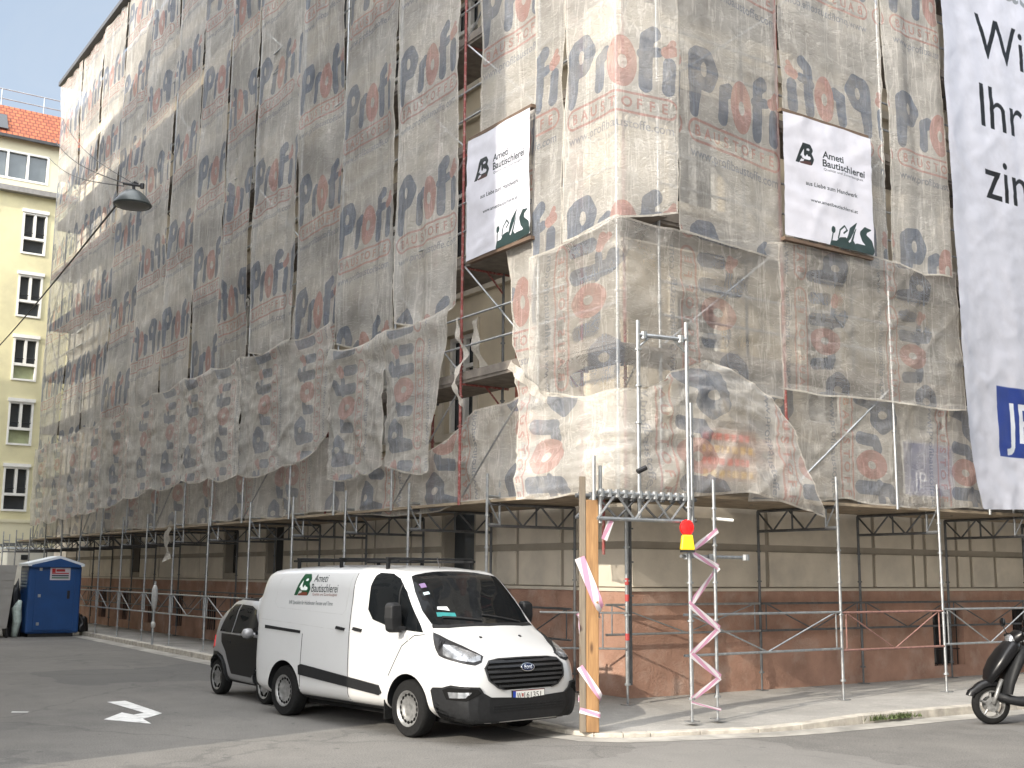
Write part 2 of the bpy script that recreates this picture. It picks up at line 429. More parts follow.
# ledge on the plinth, ground-floor wall with dark openings
GF_L = [(4.6, 5.7, 1.98, 3.35), (13.6, 14.6, 1.98, 3.35), (16.7, 17.6, 1.98, 3.35), (25.4, 26.3, 1.98, 3.35)]
gf = MB(); skin(gf, 'L', 0, LEN_L, 1.75, 4.15, 0, .32, GF_L); skin(gf, 'R', .32, LEN_R, 1.75, 4.15, 0, .32, [])
gf.build('ground_floor_wall', joint, bld)
for o in GF_L:
    m = MB(); m.box((.24, o[0], o[2]), (.30, o[1], o[3])); m.build('shop_opening', dark_glass, bld)
le = MB(); le.box((-.075, -.075, 1.752), (0.0, LEN_L, 1.80)); le.box((0.001, -.075, 1.752), (LEN_R, -.001, 1.80)); le.build('plinth_ledge', stone, bld)
def panel(side, s0, s1, z0, z1):
    m = MB()
    if side == 'L': m.box((-.035, s0, z0), (-.001, s1, z1))
    else: m.box((s0, -.035, z0), (s1, -.001, z1))
    m.build('stone_panel', stone, bld, bevel=.008)
JR = [-.03, 3.05, 5.85, 7.0, 7.35, 8.35, 8.8, 9.6, 11.2, 13.1, 15.]
for a, b in zip(JR, JR[1:]):
    for z0, z1 in ((1.82, 2.42), (2.54, 3.3), (3.42, 4.1)): panel('R', a + .05, b - .05, z0, z1)
JL = [.0, 1.25, 1.75, 3.1, 4.55, 5.75, 7.0, 8.6, 9.2, 10.6, 12.1, 13.55, 14.65, 16.65, 17.65, 19.6, 21.4, 23.3, 25.35, 26.35, 28.4, 30.2, 31.4, 33.1, 35., 37.1]
for a, b in zip(JL, JL[1:]):
    if any(abs(a + .05 - o[0]) < .12 for o in GF_L): continue
    for z0, z1 in ((1.82, 2.42), (2.54, 4.1)): panel('L', a + .05, b - .05, z0, z1)
# upper walls and windows
WZ = [(4.75, 6.75), (8.3, 10.4), (11.9, 14.0), (15.4, 17.4)]
WL = [1.7 + 2.95 * i for i in range(12)]; WR = [1.05, 4.2, 7.35, 10.5, 13.7]
WW = 1.15
opsL = [(y, y + WW, a, b) for y in WL for a, b in WZ]; opsR = [(x, x + WW, a, b) for x in WR for a, b in WZ]
up = MB(); skin(up, 'L', 0, LEN_L, 4.15, TOP, 0, .32, opsL); skin(up, 'R', .32, 20, 4.15, TOP, 0, .32, opsR); up.box((20, 0, 4.15), (LEN_R, .32, TOP))
up.build('wall', plaster, bld)
def window(side, o):
    s0, s1, z0, z1 = o
    def b(m, a, c, q0, q1, d0, d1):
        if side == 'L': m.box((d0, a, q0), (d1, c, q1))
        else: m.box((a, d0, q0), (c, d1, q1))
    m = MB(); f = .09; mid = (s0 + s1) / 2; tr = z0 + (z1 - z0) * .68
    b(m, s0, s0 + f, z0, z1, .12, .2); b(m, s1 - f, s1, z0, z1, .12, .2)
    b(m, s0 + f, s1 - f, z0, z0 + f, .12, .2); b(m, s0 + f, s1 - f, z1 - f, z1, .12, .2)
    b(m, mid - .05, mid + .05, z0 + f, z1 - f, .11, .2); b(m, s0 + f, mid - .05, tr - .04, tr + .04, .12, .2); b(m, mid + .05, s1 - f, tr - .04, tr + .04, .12, .2)
    w_ = m.build('window', white_frame, bld)
    m = MB(); b(m, s0, s1, z0, z1, .22, .24); m.build('pane', dark_glass, w_)
    m = MB(); e = .17
    b(m, s0 - e, s0 - .002, z0, z1, -.05, -.002); b(m, s1 + .002, s1 + e, z0, z1, -.05, -.002)
    b(m, s0 - e, s1 + e, z1 + .002, z1 + .22, -.07, -.002); b(m, s0 - e - .05, s1 + e + .05, z0 - .14, z0 - .002, -.14, -.002)
    m.build('surround', trim_m, w_)
for o in opsL: window('L', o)
for o in opsR: window('R', o)
for y, z0, z1 in ((2.95, 4.7, 6.5), (2.95, 8.2, 10.6), (2.95, 11.8, 14.2), (1.33, 8.4, 10.5), (1.33, 11.8, 14)):
    m = MB(); m.box((-.02, y, z0), (-.001, y + .28, z1)); m.build('brick_patch', brick, bld)
co = MB()
for z, d, h in ((4.15, .16, .22), (7.45, .12, .2), (11.1, .10, .16), (14.75, .10, .16)):
    co = MB(); co.box((-d, -d, z), (-.001, LEN_L, z + h)); co.box((0, -d, z), (LEN_R, -.001, z + h)); co.build('cornice', trim_m, bld)
co = MB(); co.prism([(-.6, -.6), (LEN_R, -.6), (LEN_R, 12.4), (12.4, 12.4), (12.4, LEN_L + .3), (-.6, LEN_L + .3)], TOP, TOP + .35); co.build('eaves', trim_m, bld)
rt = pm('dark_roof_sheet', (.05, .052, .055), .6, .3, .2, 4)
ro = MB()
A = [(-.7, -.7), (LEN_R, -.7), (LEN_R, 12.5), (12.5, 12.5), (12.5, LEN_L + .4), (-.7, LEN_L + .4)]
B_ = [(5.5, 5.5), (LEN_R, 5.5), (LEN_R, 6.2), (6.2, 6.2), (6.2, LEN_L + .4), (5.5, LEN_L + .4)]
ro.add([(x, y, TOP + .351) for x, y in A] + [(x, y, TOP + 4) for x, y in B_], [(0, 1, 7, 6), (1, 2, 8, 7), (2, 3, 9, 8), (3, 4, 10, 9), (4, 5, 11, 10), (5, 0, 6, 11), (6, 7, 8, 9), (6, 9, 10, 11)])
ro.build('roof', rt, bld)

# ------------------------------------------------------------------ yellow house closing the street
yellow = pm('pale_yellow_render', (.61, .565, .355), .9, 0, .09, .7, .1, 40, dirt=((.44, .40, .27), .7, .45))
cream = pm('cream_band', (.62, .58, .42), .9, 0, .06, 1)
YB = 44.
yb = thing('yellow_house', 'pale yellow house with an orange tiled roof and white windows, closing the street', 'building', (-6, YB, 0))
YC = -.9   # visible window column (left edge)
cols = [YC - 2.6 * i for i in range(-3, 8)]
flz = [(17.0, 19.05), (13.92, 15.97), (10.86, 12.9), (7.8, 9.85), (4.72, 6.78)]
ops = [(x, x + 1.12, a, b) for x in cols for a, b in flz]
RIB = [(-2.75 - 4.4 * i + (0), .12 - 4.4 * i, 20.55, 22.0) for i in range(0, 5)]
ybody = MB(); ybody.box((-22, YB + .3, -.1), (10, YB + 12, 22.6)); ybody.build('inner_wall', cream, yb)
yw = MB()
def yskin(mb, a, b, z0, z1, ops):
    s = a
    for c0, c1 in sorted({(o[0], o[1]) for o in ops}):
        if c0 - s > 1e-4: mb.box((s, YB, z0), (c0, YB + .3, z1))
        s = c1; z = z0
        for o in sorted([o for o in ops if o[0] == c0], key=lambda o: o[2]):
            if o[2] - z > 1e-4: mb.box((c0, YB, z), (c1, YB + .3, o[2]))
            z = o[3]
        if z1 - z > 1e-4: mb.box((c0, YB, z), (c1, YB + .3, z1))
    mb.box((s, YB, z0), (b, YB + .3, z1))
yskin(yw, -22, 10, 4.35, 19.9, ops); yw.build('wall', yellow, yb)
yw = MB(); yskin(yw, -22, 10, 20.15, 22.6, RIB); yw.build('attic_wall', cream, yb)
yw = MB(); yw.box((-22, YB - .02, -.1), (10, YB + .3, 4.2)); yw.build('ground_floor_wall', cream, yb)
yw = MB(); yw.box((-22, YB - .06, 4.2), (10, YB + .3, 4.35)); yw.build('string_course', cream, yb)
yw = MB(); yw.box((-22, YB - .38, 19.9), (10, YB + .3, 20.15)); yw.build('attic_ledge', pm('grey_ledge', (.22, .21, .20), .7), yb)
tile = None
def tile_mat():
    m, t, N, L = nt_new('orange_roof_tiles')
    out = nd(t, 'ShaderNodeOutputMaterial'); b = nd(t, 'ShaderNodeBsdfPrincipled')
    v = coord(t); br = nd(t, 'ShaderNodeTexBrick'); br.inputs['Scale'].default_value = 1
    mp = nd(t, 'ShaderNodeMapping'); mp.inputs['Rotation'].default_value = (R(90), 0, 0); L.new(v, mp.inputs[0]); L.new(mp.outputs[0], br.inputs['Vector'])
    br.inputs['Color1'].default_value = rgba((.36, .11, .045)); br.inputs['Color2'].default_value = rgba((.27, .075, .035)); br.inputs['Mortar'].default_value = rgba((.13, .035, .02))
    br.inputs['Brick Width'].default_value = .26; br.inputs['Row Height'].default_value = .22; br.inputs['Mortar Size'].default_value = .03
    L.new(br.outputs[0], b.inputs['Base Color']); b.inputs['Roughness'].default_value = .8; L.new(b.outputs[0], out.inputs[0]); return m
tile = tile_mat()
yr = MB(); yr.add([(-22, YB - .35, 22.6), (10, YB - .35, 22.6), (10, YB + 1.2, 24.6), (-22, YB + 1.2, 24.6), (-22, YB + 12, 24.6), (10, YB + 12, 24.6), (10, YB + 12, 22.6), (-22, YB + 12, 22.6)],
                  [(0, 1, 2, 3), (3, 2, 5, 4), (4, 5, 6, 7), (0, 3, 4, 7), (1, 6, 5, 2), (0, 7, 6, 1)]); yro = yr.build('roof', tile, yb)
m = MB(); m.box((-22, YB - .45, 22.48), (10, YB - .36, 22.62)); m.build('rain_gutter', rt, yb)
m = MB()
for dx in (-2.9, -7.2): m.frame_box((dx, YB - .24, 22.95), (1.0, 0, 0), (0, .05, -.04), (0, .72, .93))
m.build('skylight', dark_glass, yro)
m = MB()
for z in (25.1, 25.6): m.tube((-22, YB + 1.6, z), (10, YB + 1.6, z), .03, 6)
for i in range(17): m.tube((-22 + 2 * i, YB + 1.6, 24.6), (-22 + 2 * i, YB + 1.6, 25.6), .03, 6)
m.build('roof_railing', galv, yb)
frost = pm('opal_panel', (.30, .33, .20), .25, 0, .15, 2)
cg = glass_mat('curtained_glass', (.10, .12, .13), .1)
def ywin(o, low):
    x0, x1, z0, z1 = o; f = .09; m = MB(); y0, y1 = YB - .05, YB + .16
    tr = z0 + (z1 - z0) * .38; mid = (x0 + x1) / 2
    m.box((x0, y0, z0), (x0 + f, y1, z1)); m.box((x1 - f, y0, z0), (x1, y1, z1)); m.box((x0 + f, y0, z0), (x1 - f, y1, z0 + f)); m.box((x0 + f, y0, z1 - f), (x1 - f, y1, z1))
    m.box((mid - .06, y0 + .01, tr + .06), (mid + .06, y1, z1 - f)); m.box((x0 + f, y0 + .01, tr - .06), (x1 - f, y1, tr + .06))
    m.box((x0 - .05, YB - .12, z1), (x1 + .05, YB - .003, z1 + .16))
    w_ = m.build('window', white_frame, yb)
    m = MB(); m.box((x0 + f, YB + .17, tr), (x1 - f, YB + .2, z1 - f)); m.build('pane', dark_glass, w_)
    m = MB(); m.box((x0 + f, YB + .17, z0 + f), (x1 - f, YB + .2, tr - .07)); m.build('lower_pane', frost if low else dark_glass, w_)
    m = MB(); m.tube((x0 + f, YB - .01, tr + .28), (x1 - f, YB - .01, tr + .28), .025, 6); m.build('bar', metal_dark, w_)
for x in cols:
    for i, (a, b) in enumerate(flz):
        if -9 < x < 3: ywin((x, x + 1.12, a, b), i in (2, 3))
        else: ywin((x, x + 1.12, a, b), False)
for o in RIB:
    x0, x1, z0, z1 = o; m = MB(); f = .1
    m.box((x0, YB - .03, z0), (x1, YB + .1, z0 + f)); m.box((x0, YB - .03, z1 - f), (x1, YB + .1, z1))
    for i in range(4):
        x = x0 + (x1 - x0 - f) * i / 3; m.box((x, YB - .025, z0 + f), (x + f, YB + .1, z1 - f))
    w_ = m.build('ribbon_window', white_frame, yb); m = MB(); m.box((x0, YB + .12, z0), (x1, YB + .15, z1)); m.build('pane', cg, w_)

# ------------------------------------------------------------------ house across the left street (outside the frame, it shades the road)
grey_wall = pm('grey_render', (.58, .55, .50), .9, 0, .1, 1)
ob = thing('opposite_house', 'tall grey rendered house across the street, outside the photo, shading the road', 'building', (-19, 15, 0))
m = MB(); pr = [(-2.4, 0), (38, 0), (38, 22.4), (25, 22.2), (19, 23.6), (16, 27.2), (-2.4, 27.2)]
m.add([(-13.5, y, z) for y, z in pr] + [(-25, y, z) for y, z in pr], [tuple(range(7)), tuple(range(13, 6, -1))] + [(i, (i + 1) % 7, 7 + (i + 1) % 7, 7 + i) for i in range(7)])
m.build('wall', grey_wall, ob)
for i in range(9):
    for j in range(5):
        m = MB(); m.box((-13.5, -.8 + 3.1 * i, 2 + 3.7 * j), (-13.44, .4 + 3.1 * i, 4 + 3.7 * j)); m.build('window', dark_glass, ob)

sb_ = thing('rear_house', 'grey rendered house behind the viewer, outside the photo, across the cross street', 'building', (12, -22, 0))
m = MB(); m.box((-16, -28, 0), (40, -17.2, 20)); m.build('wall', grey_wall, sb_)
for i in range(17):
    for j in range(5):
        m = MB(); m.box((-14.6 + 3.2 * i, -17.2, 1.6 + 3.7 * j), (-13.4 + 3.2 * i, -17.14, 3.7 + 3.7 * j)); m.build('window', dark_glass, sb_)
# ------------------------------------------------------------------ scaffolds
XO, YO = -1.96, -1.89
FR_L = [1.15, 3.68, 6.16, 8.63, 10.99, 13.61, 16.15, 18.47, 20.79, 23.1, 25.5, 27.9, 30.3, 32.7, 35.1, 37.5, 39.9, 42.3]
LEV = [5.2, 7.2, 9.2, 11.2, 13.2, 15.2, 17.2, 19.2]
SL = thing('scaffold', 'long steel scaffold on passage frames along the left street facade', 'scaffold', (XO, 15, .12))
def leg(pt, z0, z1, root, mat=galv, base=True, r=.0245):
    x, y = pt; m = MB()
    if base:
        m.box((x - .075, y - .075, z0), (x + .075, y + .075, z0 + .012)); m.tube((x, y, z0 + .012), (x, y, z0 + .34), .017, 8)
        m.tube((x, y, z0 + .28), (x, y, z0 + .31), .045, 8); m.tube((x, y, z0 + .31), (x, y, z1), r, 10)
    else: m.tube((x, y, z0), (x, y, z1), r, 10)
    z = z0 + 1.3
    while z < z1 - .2 and z < z0 + 3.2:
        m.tube((x, y, z - .012), (x, y, z + .012), r * 1.7, 10); z += .5
    return m.build('standard', mat, root)
def truss_frame(o, i, zb, zt, root, mat=galv_dark, short=.24):
    """passage girder from outer leg o to inner leg i plus the short post beside the outer leg"""
    o = Vector((*o, 0)); i = Vector((*i, 0)); d = i - o; L_ = d.length; d.normalize()
    at = lambda t, z: o + d * t + Vector((0, 0, z))
    m = MB(); m.tube(at(0, zt), at(L_, zt), .024, 8); m.tube(at(0, zb), at(L_, zb), .024, 8)
    k = 4; t0 = short + .1
    for j in range(k):
        a = t0 + (L_ - t0) * j / k; b = t0 + (L_ - t0) * (j + 1) / k
        m.tube(at(a, zb if j % 2 else zt), at(b, zt if j % 2 else zb), .016, 6)
    m.tube(at(L_ * .55, zb), at(L_ * .55, zt), .018, 6)
    m.build('passage_girder', mat, root)
    m = MB(); m.tube(at(short, zb), at(short, zt + .38), .021, 8); m.tube(at(0, zb + .02), at(short, zb + .02), .021, 8); m.tube(at(0, zt + .12), at(short, zt + .12), .021, 8); m.tube(at(0, zt + .1), at(short, zb + .03), .014, 6)
    m.build('bracket', galv, root)
ZB, ZT = 2.76, 3.10
for i, y in enumerate(FR_L):
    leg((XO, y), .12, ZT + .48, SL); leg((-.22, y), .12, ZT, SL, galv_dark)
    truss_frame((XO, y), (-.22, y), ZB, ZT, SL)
def rail(p, q, z0, z1, root, mat=galv, name='guard_rail', dia=1, off=0.):
    p = Vector((*p, 0)); q = Vector((*q, 0)); u = Vector((0, 0, 1)); d = (q - p).normalized(); m = MB()
    m.tube(p + u * z1, q + u * z1, .019, 8); m.tube(p + u * z0, q + u * z0, .019, 8)
    a, b = p + d * .12, q - d * .12
    m.tube(a + u * z0, a + u * z1, .013, 6); m.tube(b + u * z0, b + u * z1, .013, 6)
    if dia: 
        c = (p + q) / 2
        m.tube(a + u * z1, c + u * z0, .012, 6); m.tube(c + u * z0, b + u * z1, .012, 6)
    return m.build(name, mat, root)
for a, b in zip(FR_L, FR_L[1:]):
    if a > 3 and a < 33: rail((XO, a), (XO, b), .92, 1.42, SL)
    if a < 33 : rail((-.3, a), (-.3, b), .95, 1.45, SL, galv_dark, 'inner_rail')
UPY = [-.22, 2.0, 4.33, 6.7, 8.85, 11.5, 13.5, 15.5, 17.9, 20.5, 23., 25.5, 28., 30.3, 32.3]
red_i = {2.0}
for y in UPY:
    leg((XO, y), ZT + .02, 20.8, SL, redpaint if y in red_i else galv, False)
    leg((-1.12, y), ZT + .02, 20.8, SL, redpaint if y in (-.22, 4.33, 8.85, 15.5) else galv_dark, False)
for y in (-2.12,):
    leg((XO, y), ZT + .02, 20.8, SL, galv, False)
YE = UPY[-1]
for a, b in zip([-2.1] + FR_L[:-4], FR_L[:-3]):
    m = MB()
    for j in range(4): m.box((-1.9 + j * .43, a + .01, ZT + .03), (-1.9 + j * .43 + .41, b - .01, ZT + .075))
    m.build('passage_deck', board, SL)
for z in LEV:
    m = MB(); m.box((-1.9, -2.1, z - .05), (-1.0, YE, z)); m.box((-1.92, -2.1, z), (-1.89, YE, z + .14)); m.build('deck', board_dark, SL)
    m = MB(); m.tube((XO, -2.12, z + .55), (XO, YE, z + .55), .019, 8); m.build('guard_rail', galv, SL)
    m = MB(); m.tube((XO, -2.12, z + 1.05), (XO, YE, z + 1.05), .019, 8); m.build('guard_rail', galv, SL)
    for y in UPY:
        m = MB(); m.tube((XO, y, z - .07), (-1.0, y, z - .07), .02, 6); m.tube((XO + .5, y, z - .07), (-1.12, y, z - .42), .016, 6); m.build('transom', redpaint if y in (2., -.22, 11.5) else galv_dark, SL)
for j, (a, b) in enumerate(zip(UPY, UPY[1:])):
    if j % 3 == 1 or j == 0:
        for i, z in enumerate([3.2] + LEV):
            m = MB(); p, q = (a, b) if i % 2 else (b, a); m.tube((XO + .05, p, z + .05), (XO + .05, q, z + 1.95), .017, 6); m.build('brace', galv, SL)
m = MB(); m.box((-2.2, -2.3, 21.0), (-1.0, 32.35, 21.16)); m.build('top_edge_board', rt, SL)

SR = thing('scaffold', 'steel scaffold on passage frames along the right facade, behind the open pavement', 'scaffold', (5, YO, .12))
FR_R = [2.70, 5.27, 7.84, 10.41, 12.98]
for x in FR_R:
    leg((x, YO), .12, ZT + .48, SR); leg((x + .03, -.14), .12, ZT, SR, galv_dark)
    truss_frame((x, YO), (x + .03, -.14), ZB, ZT, SR)
leg((2.63, -.3), .12, ZT, SR, galv_dark) if False else None
UPX = [-.98, 1.6, 4.2, 6.75, 9.3, 11.9]
for x in UPX:
    leg((x, YO), ZT + .02, 20.8, SR, redpaint if x == 1.6 else galv, False); leg((x, -1.1), ZT + .02, 20.8, SR, galv_dark if x > -.9 else redpaint, False)
for a, b in zip([-.95] + FR_R, FR_R):
    m = MB()
    for j in range(4): m.box((a + .01, -1.85 + j * .43, ZT + .03), (b - .01, -1.85 + j * .43 + .41, ZT + .075))
    m.build('passage_deck', board, SR)
for z in LEV:
    m = MB(); m.box((-.95, -1.85, z - .05), (14, -.98, z)); m.box((-.95, -1.87, z), (14, -1.84, z + .14)); m.build('deck', board_dark, SR)
    for h in (.55, 1.05):
        m = MB(); m.tube((-.98, YO, z + h), (14, YO, z + h), .019, 8); m.build('guard_rail', galv, SR)
    for x in UPX:
        m = MB(); m.tube((x, YO, z - .07), (x, -1.0, z - .07), .02, 6); m.tube((x, YO + .5, z - .07), (x, -1.1, z - .42), .016, 6); m.build('transom', galv_dark, SR)
for j, (a, b) in enumerate(zip(UPX, UPX[1:])):
    if j in (0, 1, 3):
        for i, z in enumerate([3.2] + LEV):
            m = MB(); p, q = (a, b) if (i + j) % 2 else (b, a); m.tube((p, YO + .05, z + .05), (q, YO + .05, z + 1.95), .017, 6); m.build('brace', galv, SR)
rail((-.7, -2.0), (2.70, YO), .90, 1.46, SR)
rail((2.70, YO), (5.27, YO), .87, 1.45, SR, redrail); rail((5.27, YO), (7.84, YO), .9, 1.48, SR); rail((7.84, YO), (10.41, YO), .9, 1.48, SR)
for a, b in ((-.62, 2.7), (2.73, 5.3), (5.3, 7.87), (7.87, 10.4)): rail((a, -.16), (b, -.16), 1.10, 1.55, SR, galv_dark if a > 2 else galv, 'inner_rail')
# corner standard with reflective rings and its bracket
refl_w = pm('reflective_white', (.75, .75, .75), .4, 0, .05); refl_r = pm('reflective_red', (.38, .05, .05), .5, 0, .1)
leg((-.69, -.75), .12, 3.2, SR, galv, True, .03); leg((-.60, -.70), .4, 3.2, SR, galv_dark, False, .04)
for i, z in enumerate((1.05, 1.62, 1.86)):
    m = MB(); m.tube((-.70, -.765, z), (-.70, -.765, z + .10), .033, 10); m.build('reflective_ring', refl_r, SR)
leg((-1.25, -.9), 2.3, 3.2, SR, redpaint, False)
m = MB()
for z in (.93, 1.45): m.tube((-1.75, .0, z), (-.72, -.78, z), .016, 6)
m.tube((-1.0, -.56, .93), (-1.0, -.56, 1.45), .013, 6)
m.build('guard_rail', galv, SR)

# hoist tower and front girder at the corner
TW = thing('scaffold_tower', 'slim steel ladder tower with a lattice girder standing at the pavement corner', 'scaffold tower', (-1.2, -2.68, .1))
leg((-1.96, -2.55), 2.72, 5.42, TW, galv, False, .028); leg((-1.20, -2.68), .11, 5.46, TW, galv, True, .028)
leg((-.74, -2.68), .115, 3.31, TW, galv); leg((-1.06, -2.60), 2.6, 4.36, TW, galv, False)
leg((-2.78, -2.62), 2.95, 3.52, TW, galv, False); leg((-2.66, -2.60), 2.66, 3.40, TW, galv, False)
m = MB(); m.tube((-1.96, -2.55, 5.22), (-1.2, -2.68, 5.22), .03, 8); m.tube((-1.96, -2.55, 5.05), (-1.75, -2.58, 5.22), .014, 6); m.tube((-1.2, -2.68, 5.02), (-1.42, -2.64, 5.22), .014, 6)
for t in (.12, .88): m.tube((-1.96 + .76 * t, -2.55 - .13 * t, 5.17), (-1.96 + .76 * t, -2.55 - .13 * t, 5.27), .045, 8)
m.build('head_tube', galv, TW)
def girder(p, q, zb, zt, root, nb=5, mat=galv):
    p = Vector((*p, 0)); q = Vector((*q, 0)); u = Vector((0, 0, 1)); m = MB()
    m.tube(p + u * zt, q + u * zt, .03, 8); m.tube(p + u * zb, q + u * zb, .024, 8)
    for j in range(nb):
        a = p.lerp(q, j / nb); b = p.lerp(q, (j + 1) / nb)
        m.tube(a + u * (zb if j % 2 == 0 else zt), b + u * (zt if j % 2 == 0 else zb), .016, 6)
    for j in range(12):
        a = p.lerp(q, (j + .5) / 12); m.tube(a + u * (zt - .05), a + u * (zt + .05), .038, 8)
    return m.build('lattice_girder', mat, root)
girder((-2.72, -2.62), (-1.2, -2.66), 2.72, 3.05, TW)
girder((-2.6, -2.0), (-.72, -2.3), 2.76, 3.05, TW, 6, galv_dark)
m = MB(); m.tube((-1.32, -2.64, 2.26), (.02, -2.5, 2.26), .024, 8)
for x in (-1.2, -.74, -.1): m.tube((x, -2.63, 2.22), (x, -2.63, 2.30), .05, 8)
m.build('cross_tube', galv, TW)
m = MB(); m.tube((-.74, -2.65, 2.78), (-.45, -2.75, 2.76), .022, 8); m.build('coupler_stub', white_frame, TW)
m = MB(); m.tube((-2.0, -2.56, 3.36), (-1.88, -2.6, 3.42), .035, 10); m.build('coupler', metal_dark, TW)

# wooden corner post
wood = None
def wood_mat(name, c1, c2):
    m, t, N, L = nt_new(name); out = nd(t, 'ShaderNodeOutputMaterial'); b = nd(t, 'ShaderNodeBsdfPrincipled')
    v = coord(t, (6, 6, .35)); w_ = noise(t, v, 6, 6, .6, 1.2); f2 = noise(t, coord(t, (1, 1, .3)), 4, 3)
    c = mixc(t, ramp(t, w_, [(.3, 0.), (.7, 1.)]), c1, c2); c = mixc(t, ramp(t, f2, [(.5, 0.), (.68, .6)]), c, tuple(x * .5 for x in c1)); kn = nd(t, 'ShaderNodeTexVoronoi'); kn.inputs['Scale'].default_value = 1.; L.new(coord(t, (7, 7, 2.2)), kn.inputs['Vector']); c = mixc(t, ramp(t, kn.outputs['Distance'], [(.10, .85), (.22, 0.)]), c, (.06, .025, .01)); gsp = noise(t, coord(t, (40, 40, .5)), 1.5, 3); c = mixc(t, ramp(t, gsp, [(.62, 0.), (.70, .6)]), c, (.08, .04, .02))
    L.new(c, b.inputs['Base Color']); b.inputs['Roughness'].default_value = .75; L.new(b.outputs[0], out.inputs[0]); return m
wood = wood_mat('golden_timber', (.22, .115, .045), (.33, .19, .08)); wood_g = wood_mat('grey_timber', (.13, .105, .08), (.20, .165, .12))
WP = thing('timber_post', 'thick golden timber post with a darker plank behind, at the kerb', 'post', (-2.8, -2.47, .05))
m = MB(); m.frame_box((-2.815, -2.50, .06), (.13, -.09, 0), (.1, .14, 0), (0, 0, 2.9)); m.build('beam', wood, WP, bevel=.008)
m = MB(); m.frame_box((-2.885, -2.452, .06), (.066, -.046, 0), (.1, .14, 0), (0, 0, 3.2)); m.build('plank', wood_g, WP, bevel=.006)

# barrier tape
def tape_mat():
    m, t, N, L = nt_new('barrier_tape'); out = nd(t, 'ShaderNodeOutputMaterial'); b = nd(t, 'ShaderNodeBsdfPrincipled')
    uv = nd(t, 'ShaderNodeUVMap'); sx = nd(t, 'ShaderNodeSeparateXYZ'); L.new(uv.outputs[0], sx.inputs[0])
    f = math_(t, 'FRACT', math_(t, 'ADD', math_(t, 'MULTIPLY', sx.outputs[0], 1.5), math_(t, 'MULTIPLY', sx.outputs[1], .9)))
    k_ = math_(t, 'GREATER_THAN', f, .5)
    L.new(mixc(t, k_, (.80, .76, .78), (.66, .34, .48)), b.inputs['Base Color']); b.inputs['Roughness'].default_value = .35
    tr = nd(t, 'ShaderNodeBsdfTranslucent'); L.new(mixc(t, k_, (.80, .76, .78), (.66, .34, .48)), tr.inputs[0])
    ms = nd(t, 'ShaderNodeMixShader'); ms.inputs[0].default_value = .3; L.new(b.outputs[0], ms.inputs[1]); L.new(tr.outputs[0], ms.inputs[2]); L.new(ms.outputs[0], out.inputs[0]); return m
tape_m = tape_mat()
def ribbon(mb, pts, w, up=(0, 0, 1), sub=6, twist=0.):
    pts = [Vector(p) for p in pts]; P = []
    for a, b in zip(pts, pts[1:]):
        for j in range(sub): P.append(a.lerp(b, j / sub))
    P.append(pts[-1]); s = 0; b0 = len(mb.v); uv = mb.uv or []
    up = Vector(up)
    for i, p in enumerate(P):
        t = (P[min(i + 1, len(P) - 1)] - P[max(i - 1, 0)]).normalized()
        n = (up - t * up.dot(t)); n = n.normalized() if n.length > 1e-3 else Vector((0, 1, 0))
        n = Matrix.Rotation(twist * math.sin(i * .7), 3, t) @ n
        if i: s += (p - P[i - 1]).length
        mb.v += [tuple(p - n * w / 2), tuple(p + n * w / 2)]; uv += [(s, 0), (s, 1)]
    for i in range(len(P) - 1):
        mb.f.append((b0 + 2 * i, b0 + 2 * i + 1, b0 + 2 * i + 3, b0 + 2 * i + 2)); mb.m.append(0)
    mb.uv = uv
tp = MB(); B = lambda z: (-1.235, -2.712, z); Cc = lambda z: (-.705, -2.712, z)
ribbon(tp, [Cc(2.62), B(2.32), Cc(2.12)] + [q for z in (1.66,) for q in ()], .075, twist=.25)
ribbon(tp, [Cc(2.12), (-.72, -2.645, 2.05), B(1.62)], .08, twist=.2)
ribbon(tp, [B(1.62), Cc(1.30)], .085, twist=.1); ribbon(tp, [Cc(1.30), B(.98)], .075, twist=.15)
ribbon(tp, [B(.98), Cc(.66)], .085, twist=.1); ribbon(tp, [Cc(.66), B(.40)], .07, twist=.15); ribbon(tp, [B(.36), Cc(.24)], .03)
tag(tp.build('barrier_tape', tape_m, smooth=True), 'pink and white barrier tape zigzagging between two poles of the tower', 'barrier tape')
tp = MB()
q = lambda a, z: (-2.80 + a[0], -2.44 + a[1], z)
c4 = [(-.105, -.02), (.10, -.165), (.20, -.01), (-.0, .16)]   # corners around the post, just outside it
cc = [(-2.892, -2.462), (-2.678, -2.608), (-2.57, -2.45), (-2.79, -2.30)]
ribbon(tp, [(*cc[0], 2.22), (*cc[1], 1.60), (*cc[2], 1.52), (*cc[3], 1.45), (*cc[0], 1.30)], .13)
ribbon(tp, [(*cc[0], .86), (*cc[1], .50), (*cc[2], .45), (*cc[3], .45)], .085)
ribbon(tp, [(*cc[0], .33), (*cc[1], .27), (*cc[2], .28)], .07)
ribbon(tp, [(-2.60, -2.60, 2.45), (-2.5, -2.62, 2.70)], .09)
tag(tp.build('barrier_tape', tape_m, smooth=True), 'pink and white barrier tape wound around the timber post', 'barrier tape')

